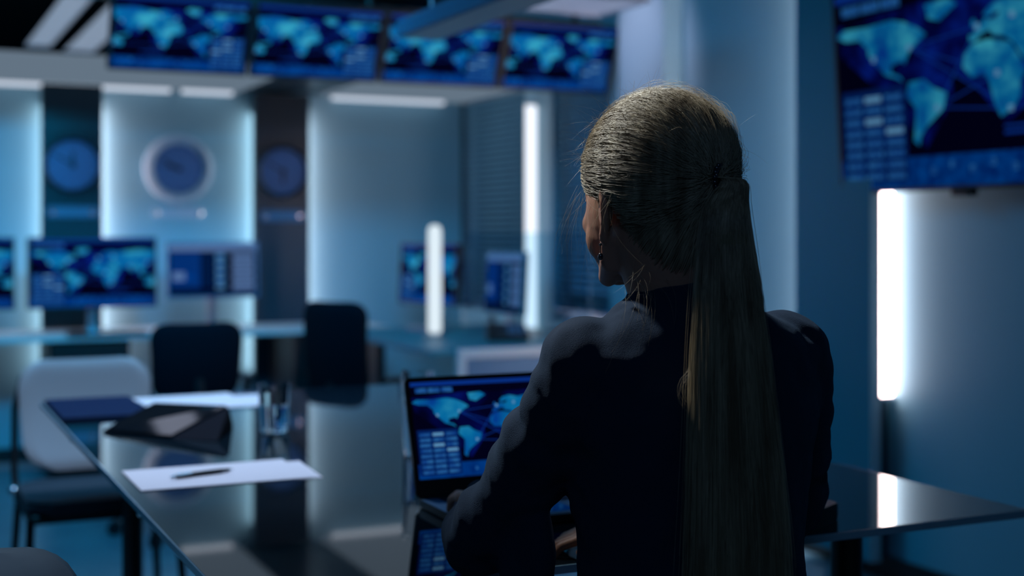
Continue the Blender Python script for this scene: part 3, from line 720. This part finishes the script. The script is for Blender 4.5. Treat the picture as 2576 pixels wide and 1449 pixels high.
def hand(bm, wrist, d, up, side, spread=1.0, curl=1.0):
    d = Vector(d).normalized(); up = Vector(up); s = d.cross(up).normalized()*side; up = s.cross(d).normalized()*side
    W = Vector(wrist)
    for o_, r in ((-.026, .0115), (-.009, .0125), (.009, .0125), (.026, .0115)):
        capsule(bm, [W+s*o_*.6, W+d*.045+s*o_+up*.003, W+d*.082+s*o_*1.05+up*.002], [r*1.15, r*1.05, r*.85], 12)
    capsule(bm, [W-d*.02, W+d*.03], [.022, .024], 14, .75, up)
    for k, (o_, L) in enumerate(((-.031, .068), (-.0105, .078), (.0105, .074), (.030, .058))):
        st = W+d*.086+s*o_*1.02; a0 = 10*curl+k*2; ang = (-14+k*9)*spread*.5
        dd = (Matrix.Rotation(math.radians(-ang*side), 3, up) @ d); p = st; pts = [p-d*.01, p]; pr = [.0088, .0085]
        a = math.radians(a0)
        for j, f in enumerate((.45, .30, .25)):
            dv = dd*math.cos(a)-up*math.sin(a); p = p+dv*L*f; pts.append(p); pr.append(.0080-.0007*j); a += math.radians(24*curl)
        capsule(bm, pts, pr, 10)
    b0 = W+d*.018-s*.022-up*.004; pts = [b0, b0+d*.022-s*.016-up*.004, b0+d*.047-s*.024-up*.008, b0+d*.068-s*.024-up*.012]
    capsule(bm, pts, [.0135, .0115, .0095, .0075], 12)
# body: one continuous surface
bm = B()
torso(bm, [(.50, .992, 1.53, .155, .11, 2.3), (.62, .992, 1.53, .16, .105, 2.3), (.78, .99, 1.54, .12, .09, 2.3), (.90, .99, 1.545, .135, .09, 2.4), (1.02, .99, 1.54, .15, .088, 2.5), (1.07, .985, 1.535, .13, .07, 2.4), (1.12, .975, 1.53, .07, .055, 2)])
capsule(bm, [(.975, 1.525, 1.08), (.965, 1.53, 1.15), HO+Vector((0, -.02, -.03))], [.062, .056, .060], 24)
ell(bm, hp(0, -.012, .062), (.074, .095, .088), HR); ell(bm, hp(0, .030, .002), (.067, .071, .092), HR)
ell(bm, hp(0, .040, -.042), (.055, .050, .052), HR); ell(bm, hp(0, .072, -.082), (.019, .018, .016), HR)
for s in (-1, 1):
    capsule(bm, [hp(s*.056, .0, -.03), hp(s*.050, .012, -.062), hp(s*.018, .070, -.086)], [.018, .017, .014], 12)
    ell(bm, hp(s*.036, .070, -.012), (.022, .018, .022), HR)                    # cheeks
    ell(bm, hp(s*.028, .088, .030), (.017, .008, .007), HR)                     # brow
    ell(bm, hp(s*.031, .0855, .0205), (.015, .0085, .0048), HR)                  # upper lid
    ell(bm, hp(s*.031, .0845, .0045), (.014, .008, .0035), HR)                   # lower lid
    ell(bm, hp(s*.030, .060, -.010), (.030, .028, .034), HR); ell(bm, hp(s*.040, .048, -.030), (.024, .026, .034), HR)
    pts = [hp(s*(.073+.006*math.sin(a*PI)), -.006-.014*math.sin(a*PI*.9), .028-.055*a+.008*math.sin(a*PI)) for a in [0, .15, .3, .45, .6, .8, 1]]
    capsule(bm, [hp(s*.070, .004, .022), hp(s*.079, -.008, .032), hp(s*.085, -.020, .029), hp(s*.087, -.025, .014), hp(s*.083, -.021, -.006), hp(s*.078, -.012, -.022), hp(s*.074, -.005, -.032)], [.005, .0062, .0065, .0065, .006, .0065, .0075], 10)
    ell(bm, hp(s*.076, -.012, .004), (.009, .011, .026), HR)
capsule(bm, [hp(0, .094, .022), hp(0, .104, .002), hp(0, .112, -.014)], [.007, .0085, .0105], 12)
for s in (-1, 1): ell(bm, hp(s*.011, .102, -.018), (.008, .010, .007), HR)
ARML = [SHL+Vector((.01, 0, -.004)), Vector((.806, 1.60, .995)), Vector((.795, 1.685, .905)), ELL+Vector((0, -.01, .002)), Vector((.842, 1.89, .824)), WRL+Vector((-.006, -.02, .002))]
ARMR = [SHR+Vector((-.004, 0, -.004)), Vector((1.180, 1.56, 1.00)), Vector((1.207, 1.60, .925)), ELR, Vector((1.155, 1.75, .812)), WRR+Vector((.03, -.02, .002))]
for arm, w_ in ((ARML, WRL), (ARMR, WRR)): capsule(bm, arm+[w_], [.036, .036, .034, .030, .028, .024, .022], 18)
hand(bm, WRL, (.24, .96, -.07), (0, 0, 1), -1, 1.0, 1.1)
hand(bm, WRR, (-.88, .46, -.10), (0, 0, 1), 1, .8, 1.3)
for s in (-1, 1):
    hip = Vector((.992+s*.085, 1.53, .56)); kn = Vector((.992+s*.10, 1.95, .555)); an = Vector((.992+s*.10, 1.93, .10))
    capsule(bm, [hip, (hip+kn)/2, kn], [.085, .072, .052], 20); capsule(bm, [kn, kn*.7+an*.3-Vector((0, .015, 0)), an], [.052, .050, .034], 18)
    capsule(bm, [an-Vector((0, .03, .055)), an+Vector((0, .07, -.06)), an+Vector((0, .14, -.075))], [.026, .026, .018], 14)
wl(bm); body = obj('person', bm, M['skin'], None, False, loc=PO)
bake(body, .0036, 3, .4)
tag(body, 'seated woman from behind, dark navy jacket, long blonde ponytail, hands at the laptop', 'person')
# eyes and lips
for s in (-1, 1):
    bm = B(); ell(bm, hp(s*.031, .0815, .0125), (.0125, .0105, .0095), HR, 20, 14); ell(bm, hp(s*.031, .0902, .0125), (.0052, .0025, .0052), HR, 16, 10, 1); wl(bm); obj('eye', bm, [M['eyewhite'], M['iris']], body, True)
bm = B(); capsule(bm, [hp(-.022, .088, -.044), hp(0, .099, -.040), hp(.022, .088, -.044)], [.003, .0052, .003], 10); capsule(bm, [hp(-.018, .088, -.047), hp(0, .097, -.051), hp(.018, .088, -.047)], [.003, .006, .003], 10); wl(bm); obj('lips', bm, M['lip'], body, True)
# jacket
bm = B()
torso(bm, [(.50, .992, 1.53, .205, .15, 2.4), (.58, .992, 1.53, .20, .145, 2.4), (.68, .992, 1.535, .178, .13, 2.4), (.77, .992, 1.54, .160, .118, 2.4), (.84, .992, 1.545, .158, .116, 2.4), (.93, .992, 1.545, .170, .122, 2.5),
           (1.0, .992, 1.542, .180, .122, 2.6), (1.06, .990, 1.538, .184, .114, 2.6), (1.105, .988, 1.534, .182, .102, 2.6), (1.130, .984, 1.530, .162, .090, 2.3), (1.148, .978, 1.526, .130, .080, 2.1), (1.162, .972, 1.525, .100, .074, 2), (1.172, .970, 1.525, .080, .070, 2)], 48)
# stand collar
tube(bm, [(.970, 1.525, 1.14), (.968, 1.525, 1.17), (.966, 1.526, 1.192)], [.084, .074, .068], 32)
def sleeve(bm, pts, radii, wr):
    P = [Vector(p) for p in pts]; out = []; R = []
    n = 46
    for i in range(n):
        t = i/(n-1)*(len(P)-1); k = min(int(t), len(P)-2); f = t-k
        p0 = P[max(k-1, 0)]; p1 = P[k]; p2 = P[k+1]; p3 = P[min(k+2, len(P)-1)]
        p = .5*((2*p1)+(-p0+p2)*f+(2*p0-5*p1+4*p2-p3)*f*f+(-p0+3*p1-3*p2+p3)*f**3)
        r = radii[k]*(1-f)+radii[k+1]*f
        for c_, w_, a_ in wr: r += a_*math.exp(-((t-c_)/w_)**2)
        out.append(p); R.append(r)
    capsule(bm, out, R, 28)
sleeve(bm, ARML, [.060, .057, .055, .055, .047, .035],
       [(.35, .08, .004), (.9, .07, -.005), (1.15, .08, .005), (1.7, .09, .005), (2.15, .07, -.005), (2.45, .08, .006), (2.8, .06, -.005), (3.2, .08, .006), (3.6, .06, -.004), (4.0, .08, .004), (4.5, .06, -.003)])
sleeve(bm, ARMR, [.060, .055, .051, .051, .046, .036],
       [(.7, .1, -.003), (1.2, .1, -.004), (1.75, .1, .008), (2.1, .07, -.006), (2.5, .1, .006), (2.9, .08, -.005), (3.3, .08, .005), (3.8, .07, -.004)])
ell(bm, (.803, 1.67, .82), (.032, .07, .11))      # jacket front hanging under the left arm
# shoulder seams
for SH, s in ((SHL, -1), (SHR, 1)):
    ell(bm, SH+Vector((s*-.020, 0, .010)), (.068, .066, .066)); ell(bm, SH+Vector((s*-.045, -.03, -.05)), (.06, .055, .075))
wl(bm); jk = obj('jacket', bm, M['jacket'], body); bake(jk, .0055, 5, .5)
tx = bpy.data.textures.new('fold_noise', 'CLOUDS'); tx.noise_scale = .11; tx.noise_depth = 2
dm = jk.modifiers.new('folds', 'DISPLACE'); dm.texture = tx; dm.strength = .016; dm.mid_level = .5
tx2 = bpy.data.textures.new('fine_fold_noise', 'CLOUDS'); tx2.noise_scale = .045; tx2.noise_depth = 1
dm = jk.modifiers.new('creases', 'DISPLACE'); dm.texture = tx2; dm.strength = .007; dm.mid_level = .5
jk['label'] = 'dark navy wool jacket'
def chest_y(x, z):
    ks = [(.84, .116), (.93, .122), (1.0, .122), (1.06, .114), (1.105, .102), (1.13, .090), (1.16, .074)]; ry = ks[-1][1]
    for (a, b), (c, d_) in zip(ks, ks[1:]):
        if z <= c: ry = b+(d_-b)*max(0, z-a)/(c-a); break
    return 1.542+ry*(max(0, 1-abs((x-.99)/.18)**2.5))**.4
for s_ in (-1, 1):
    bm = B(); rows = []
    for i in range(15):
        t = i/14; z = 1.15-.27*t; xi = .99+s_*(.045*(1-t)+.004); wd = .052*math.sin(PI*(.18+.82*(1-t)))**.8*(1-t*.9)+.003
        if 3 <= i <= 4: wd *= 1.18
        rows.append([bm.verts.new((xi+s_*wd*j_/4, chest_y(xi+s_*wd*j_/4, z)+.011-.002*j_/4, z)) for j_ in range(5)])
    for i in range(14):
        for j_ in range(4): bm.faces.new([rows[i][j_], rows[i][j_+1], rows[i+1][j_+1], rows[i+1][j_]])
    wl(bm); lp = obj('lapel', bm, M['jacket'], jk, True); so_ = lp.modifiers.new('t', 'SOLIDIFY'); so_.thickness = .004
for z in (.85, .77):
    bm = B(); lathe_closed(bm, [(.009, 0), (.010, .002), (.009, .004), (.003, .003)], 20, (.99, 0, z), axis='y')
    for v in bm.verts: v.co.y = chest_y(.99, max(z, .84))+.009-v.co.y
    wl(bm); obj('button', bm, M['black'], jk, True)
bm = B()
capsule(bm, [(.992-.10, 1.53, .555), (.992+.10, 1.53, .555)], [.115, .115], 24)
for s in (-1, 1):
    hip = Vector((.992+s*.085, 1.53, .56)); kn = Vector((.992+s*.10, 1.95, .555)); an = Vector((.992+s*.10, 1.93, .12))
    capsule(bm, [hip, (hip+kn)/2, kn], [.095, .082, .064], 20); capsule(bm, [kn, (kn+an)/2, an], [.064, .060, .056], 18)
wl(bm); tr = obj('trousers', bm, M['trousers'], body); bake(tr, .008, 4)
for s in (-1, 1):
    bm = B(); capsule(bm, [(.992+s*.10, 1.905, .040), (.992+s*.10, 2.0, .036), (.992+s*.10, 2.085, .030)], [.037, .036, .028], 16); box(bm, .992+s*.10-.034, .992+s*.10+.034, 1.87, 2.115, 0, .012, .004); wl(bm); sh = obj('shoe', bm, M['black'], body, True)
# earring, bracelet, hair band
bm = B(); e0 = hp(-.078, -.003, -.046); tube(bm, [e0+Vector((0, 0, .006)), e0-Vector((0, 0, .006))], .0008, 6); ell(bm, e0-Vector((0, 0, .010)), (.0035, .0035, .005), seg=12, rings=8); ell(bm, e0+Vector((0, 0, .006)), (.002, .002, .002), seg=10, rings=6); wl(bm); obj('earring', bm, M['bead'], body, True)
bm = B(); dv = (WRR-ELR).normalized(); x_, y_ = ring_frame(dv); tube(bm, [WRR+Vector((-.012, .006, 0))+(x_*math.cos(a)+y_*math.sin(a))*.0255 for a in [2*PI*k/32 for k in range(33)]], .0028, 8); wl(bm); obj('bracelet', bm, M['silver'], body, True)

# --- hair
HC = (0, -.012, .055)
EL = Vector((.026, -.118, .046))                # where the pony tail is tied, head-local
def hair_r(d):
    """radius of the hair surface in direction d from HC (head-local)"""
    rx, ry, rz = .090, .108, .103
    r = 1/math.sqrt((d.x/rx)**2+(d.y/ry)**2+(d.z/rz)**2)
    r += .010*max(0, d.dot(Vector((.15, -.55, .8)).normalized()))**3      # crown volume
    r += .020*max(0, d.dot(Vector((.85, -.40, .10)).normalized()))**3
    return r
def slerp(a, b, t):
    o_ = math.acos(max(-1, min(1, a.dot(b))))
    if o_ < 1e-4: return a.copy()
    return (a*math.sin((1-t)*o_)+b*math.sin(t*o_))/math.sin(o_)
# cap mesh, cut at the hairline
def hairline_ok(d):
    # keep what lies above/behind the hairline
    p = Vector(HC)+d*hair_r(d)
    zl = -.115 if p.y < -.057 else (-.115+(p.y+.057)/.032*.148 if p.y < -.025 else (.033 if p.y < .035 else .033+(p.y-.035)*1.15))
    return p.z > zl
bm = B(); nu, nv = 96, 64; gr = []
for j in range(nv+1):
    row = []
    for i in range(nu):
        th = PI*j/nv; ph = 2*PI*i/nu; d = Vector((math.sin(th)*math.cos(ph), math.sin(th)*math.sin(ph), math.cos(th)))
        row.append((bm.verts.new(hp(*(Vector(HC)+d*(hair_r(d)-.004)))), hairline_ok(d)))
    gr.append(row)
for j in range(nv):
    for i in range(nu):
        q = [gr[j][i], gr[j+1][i], gr[j+1][(i+1) % nu], gr[j][(i+1) % nu]]
        if all(x[1] for x in q):
            try: bm.faces.new([x[0] for x in q])
            except ValueError: pass
bmesh.ops.remove_doubles(bm, verts=bm.verts[:], dist=1e-5)
bmesh.ops.delete(bm, geom=[v for v in bm.verts if not v.link_faces], context='VERTS')
wl(bm); hc = obj('hair_base', bm, M['haircap'], body, True)
so = hc.modifiers.new('t', 'SOLIDIFY'); so.thickness = .006; so.offset = -1

def strands_mesh(strs, name, mat):
    """strs: list of (points, r0, r1) -> thin three-sided tubes in one mesh"""
    vs = []; fs = []
    for pts, r0, r1 in strs:
        n = len(pts); base = len(vs); x = None
        for i, p in enumerate(pts):
            d = pts[min(i+1, n-1)]-pts[max(i-1, 0)]
            if d.length < 1e-7: d = Vector((0, 0, 1))
            d.normalize()
            if x is None:
                a = Vector((0, 0, 1)) if abs(d.z) < .9 else Vector((0, 1, 0)); x = a.cross(d).normalized()
            else:
                x = x-d*x.dot(d); x = x.normalized() if x.length > 1e-6 else Vector((1, 0, 0))
            y = d.cross(x); t = i/(n-1); r = (r0*(1-t)+r1*t)
            for k in range(3):
                a = 2*PI*k/3; vs.append(tuple(p+(x*math.cos(a)+y*math.sin(a))*r-PO))
        for i in range(n-1):
            for k in range(3):
                a = base+i*3+k; b = base+i*3+(k+1) % 3; fs.append((a, b, b+3, a+3))
    me = bpy.data.meshes.new(name); me.from_pydata(vs, [], fs); me.materials.append(M[mat])
    for p in me.polygons: p.use_smooth = True
    o = bpy.data.objects.new(name, me); C.objects.link(o); o.parent = body; return o
eld = (EL-Vector(HC)).normalized()
S = []
def scalp_strand(d0, lift, wob, r, n=16, fly=0, stop=1.0):
    pts = []; ph = random.uniform(0, 6.28); ph2 = random.uniform(0, 6.28)
    side = d0.cross(eld); side = side.normalized() if side.length > .05 else Vector((1, 0, 0))
    sag = random.gauss(0, .03)
    bow = (random.uniform(.05, .55) if d0.x < .35 else random.uniform(0, .15))*max(0, d0.z+.1) if random.random() < .8 else 0
    for i in range(n):
        t = i/(n-1)*stop; d = slerp(d0, eld, t)
        d = (d+side*(math.sin(t*PI)*sag+wob*math.sin(t*9+ph)*.5)+Vector((-.25, .1, -1))*bow*math.sin(t*PI)*(1-t*.3)).normalized()
        pull = (t**4)*.010
        p = Vector(HC)+d*(hair_r(d)+lift*math.sin(min(1, t*1.15)*PI)**.5+wob*.05*math.sin(t*14+ph2)-pull)
        if fly: p += d*fly*math.sin(t*PI)*(.6+.4*math.sin(3*t+ph))
        pts.append(hp(*p))
    return (pts, r, r*.8)
random.seed(11)
def hairline_dirs():
    # ring of directions around the hairline, front -> sides -> nape
    out = []
    while True:
        ph = random.uniform(0, 2*PI); d = Vector((math.cos(ph), math.sin(ph), 0))
        lo, hi = -.95, .95
        for _ in range(18):
            mid = (lo+hi)/2; dd = Vector((d.x*math.sqrt(1-mid*mid), d.y*math.sqrt(1-mid*mid), mid))
            if hairline_ok(dd): hi = mid
            else: lo = mid
        z = hi; return Vector((d.x*math.sqrt(1-z*z), d.y*math.sqrt(1-z*z), z))
for k in range(5200):
    d0 = hairline_dirs()
    if random.random() < .55:      # start higher up
        d0 = slerp(d0, Vector((0, .05, 1)), random.random()**1.3*.9)
    S.append(scalp_strand(d0.normalized(), random.uniform(-.001, .003), random.uniform(.006, .05), random.uniform(.00018, .00042)))
# hair swept up from the nape of the neck
for k in range(1500):
    off = random.uniform(-1, 1)*82; az = math.radians(-90+off); c_, s_ = math.cos(az), math.sin(az)
    zs = -.078+.060*(abs(off)/82)**1.6+random.random()**1.5*.04+random.gauss(0, .003); p0 = Vector((.060*c_, -.020+.060*s_, zs))
    a1 = math.radians(-90+off*.70+12); d1 = Vector((math.cos(a1)*.80, math.sin(a1)*.80, -.50)).normalized(); tl = scalp_strand(d1, -.001, .02, .0004, 14)[0]
    q0 = hp(*p0); q2 = tl[3]; am_ = math.radians(-90+off*.9); q1 = hp(.068*math.cos(am_), -.020+.070*math.sin(am_), zs+.012); pts = []
    for i in range(7):
        t = i/7; pts.append(q0*(1-t)**2+q1*2*t*(1-t)+q2*t*t)
    S.append((pts+tl[3:], random.uniform(.0002, .0004), .0003))
strands_mesh(S, 'hair', 'hair')['label'] = 'blonde hair combed back'
# flyaway wisps
S = []
for k in range(560):
    d0 = slerp(hairline_dirs(), Vector((random.uniform(-.6, .6), random.uniform(-.3, .5), 1)).normalized(), random.random())
    S.append(scalp_strand(d0.normalized(), .003, random.uniform(.02, .09), .00017, 14, random.uniform(.002, .013), random.uniform(.3, .9)))
for k in range(300):           # loose ends lifting off the crown and the left temple
    d0 = Vector((random.uniform(-1, .4), random.uniform(-.3, .6), random.uniform(.1, 1))).normalized(); p = Vector(HC)+d0*hair_r(d0)
    v = (d0*random.uniform(.4, 1)+Vector((random.gauss(0, .6), random.uniform(-1, .1), random.gauss(0, .5)))).normalized(); pts = []
    L = random.uniform(.01, .045); b_ = Vector((random.gauss(0, 1), random.gauss(0, 1), random.gauss(0, 1)-.6))
    for i in range(9):
        t = i/8; pts.append(hp(*(p+v*L*t+b_*L*.35*t*t)))
    S.append((pts, .00016, .00005))
for k in range(46):           # wisps by the ear, jaw and nape
    st = Vector((-.080+random.gauss(0, .004), random.uniform(-.05, .05), .03+random.gauss(0, .008))); pts = []
    dr = Vector((random.gauss(-.02, .18), random.gauss(.0, .25), -1)); L = random.uniform(.03, .12); cb = random.gauss(0, .4)
    for i in range(10):
        t = i/9; pts.append(hp(*(st+dr*L*t+Vector((-.01*math.sin(t*3), cb*L*t*t, 0)))))
    S.append((pts, .00013, .00006))
for k in range(26):           # loose nape hairs falling on the collar
    st = hp(-.045+random.gauss(0, .014), -.045, -.085+random.gauss(0, .012)); pts = []
    en = st+Vector((random.uniform(-.07, .02), random.uniform(-.07, -.02), random.uniform(-.10, .0)))
    for i in range(10):
        t = i/9; pts.append(st.lerp(en, t)+Vector((0, -.02*math.sin(t*PI), .008*math.sin(t*PI*1.3))))
    S.append((pts, .00016, .00006))
for k in range(9):            # a loose lock curling on the left shoulder blade
    o_ = random.gauss(0, .004); q_ = random.uniform(.85, 1.15); pts = []
    for i in range(22):
        a = math.radians(10+i*12.5); rr = .050*q_*(1-.012*i)
        pts.append(Vector((.925+o_+rr*math.cos(a), 1.398-.004*random.random(), 1.065+o_+rr*.72*math.sin(a))))
    S.append((pts, .00018, .00008))
strands_mesh(S, 'loose_hair', 'hair')
# pony tail
elw = hp(*EL)
def tail_center(s):
    """s 0..1 from the band to the tips"""
    K = [elw, elw+Vector((.010, -.022, -.006)), Vector((.950, 1.395, 1.292)), Vector((.942, 1.382, 1.22)), Vector((.940, 1.374, 1.13)), Vector((.943, 1.370, 1.02)), Vector((.950, 1.372, .90)), Vector((.955, 1.376, .76))]
    t = s*(len(K)-1); k = min(int(t), len(K)-2); f = t-k
    p0 = K[max(k-1, 0)]; p1 = K[k]; p2 = K[k+1]; p3 = K[min(k+2, len(K)-1)]
    return .5*((2*p1)+(-p0+p2)*f+(2*p0-5*p1+4*p2-p3)*f*f+(-p0+3*p1-3*p2+p3)*f**3)
def tail_w(s): 
    ks = [(0, .010), (.1, .012), (.143, .014), (.21, .020), (.286, .027), (.43, .037), (.57, .045), (.71, .053), (.86, .062), (1, .070)]
    for (a, b), (c, d_) in zip(ks, ks[1:]):
        if s <= c: return b+(d_-b)*(s-a)/(c-a)
    return .07
S = []; ax = Vector((.905, -.425, 0)); ay = Vector((-.425, -.905, 0))
for k in range(3600):
    r_ = math.sqrt(random.random()); a = random.uniform(0, 2*PI); ph = random.uniform(0, 6.28); am = random.uniform(.0005, .003); L = random.uniform(.86, 1.0)
    u, v = r_*math.cos(a), r_*math.sin(a); pts = []; stray = random.random() < .04; clump = math.sin(a*5+r_*7)*.08
    for i in range(22):
        s = i/21*L; wd = tail_w(s); uu = (u+clump*s)*(1.18 if stray else 1)
        pts.append(tail_center(s)+ax*(uu*wd+am*math.sin(s*9+ph))+ay*(v*min(wd, .022+.1*(wd-.03) if wd > .03 else wd)+am*math.cos(s*7+ph)))
    S.append((pts, random.uniform(.0002, .0005), .0002))
pt = strands_mesh(S, 'ponytail', 'hair'); pt['label'] = 'long straight blonde ponytail'
bm = B(); pts = []; R = []
for i in range(24):
    s = i/23*.95; pts.append(tail_center(s)); R.append(tail_w(s)*.86)
rings = []
for p, r in zip(pts, R):
    dy = min(r, .018+.1*(r-.03) if r > .03 else r)*.8
    rings.append([bm.verts.new(p+ax*r*math.cos(2*PI*k/24)+ay*dy*math.sin(2*PI*k/24)) for k in range(24)])
for i in range(23):
    for k in range(24): bm.faces.new([rings[i][k], rings[i][(k+1) % 24], rings[i+1][(k+1) % 24], rings[i+1][k]])
bm.faces.new(rings[0][::-1]); bm.faces.new(rings[-1])
wl(bm); obj('ponytail_core', bm, M['haircap'], body, True)
bm = B(); nrm = (tail_center(.06)-tail_center(0)).normalized(); x_, y_ = ring_frame(nrm)
for k in range(16):
    a = 2*PI*k/16; ell(bm, tail_center(.02)+(x_*math.cos(a)+y_*math.sin(a))*.0165, (.0035, .0035, .0035), seg=10, rings=8)
tube(bm, [tail_center(.02)+(x_*math.cos(a)+y_*math.sin(a))*.0145 for a in [2*PI*k/24 for k in range(25)]], .003, 8)
wl(bm); obj('hair_band', bm, M['bead'], body, True)

# stool that carries her
t = thing('swivel_stool', 'dark swivel stool under the seated woman', 'stool', (.992, 1.51, 0))
bm = B(); lathe_closed(bm, [(.16, .385), (.19, .395), (.195, .42), (.18, .437), (.02, .44)], 40); obj('seat', bm, M['blackfab'], t, True)
bm = B(); tube(bm, [(0, 0, .06), (0, 0, .386)], .025, 16); obj('gas_column', bm, M['chrome'], t, True)
for k in range(5):
    a = 2*PI*k/5+.3; c, s = math.cos(a), math.sin(a)
    bm = B(); tube(bm, [(0, 0, .09), (c*.24, s*.24, .06)], [.024, .014], 10); q = obj('base_leg', bm, M['black'], t, True)
    bm = B(); tube(bm, [(c*.24-s*.015, s*.24+c*.015, .025), (c*.24+s*.015, s*.24-c*.015, .025)], .025, 14); obj('caster', bm, M['black'], q, True)
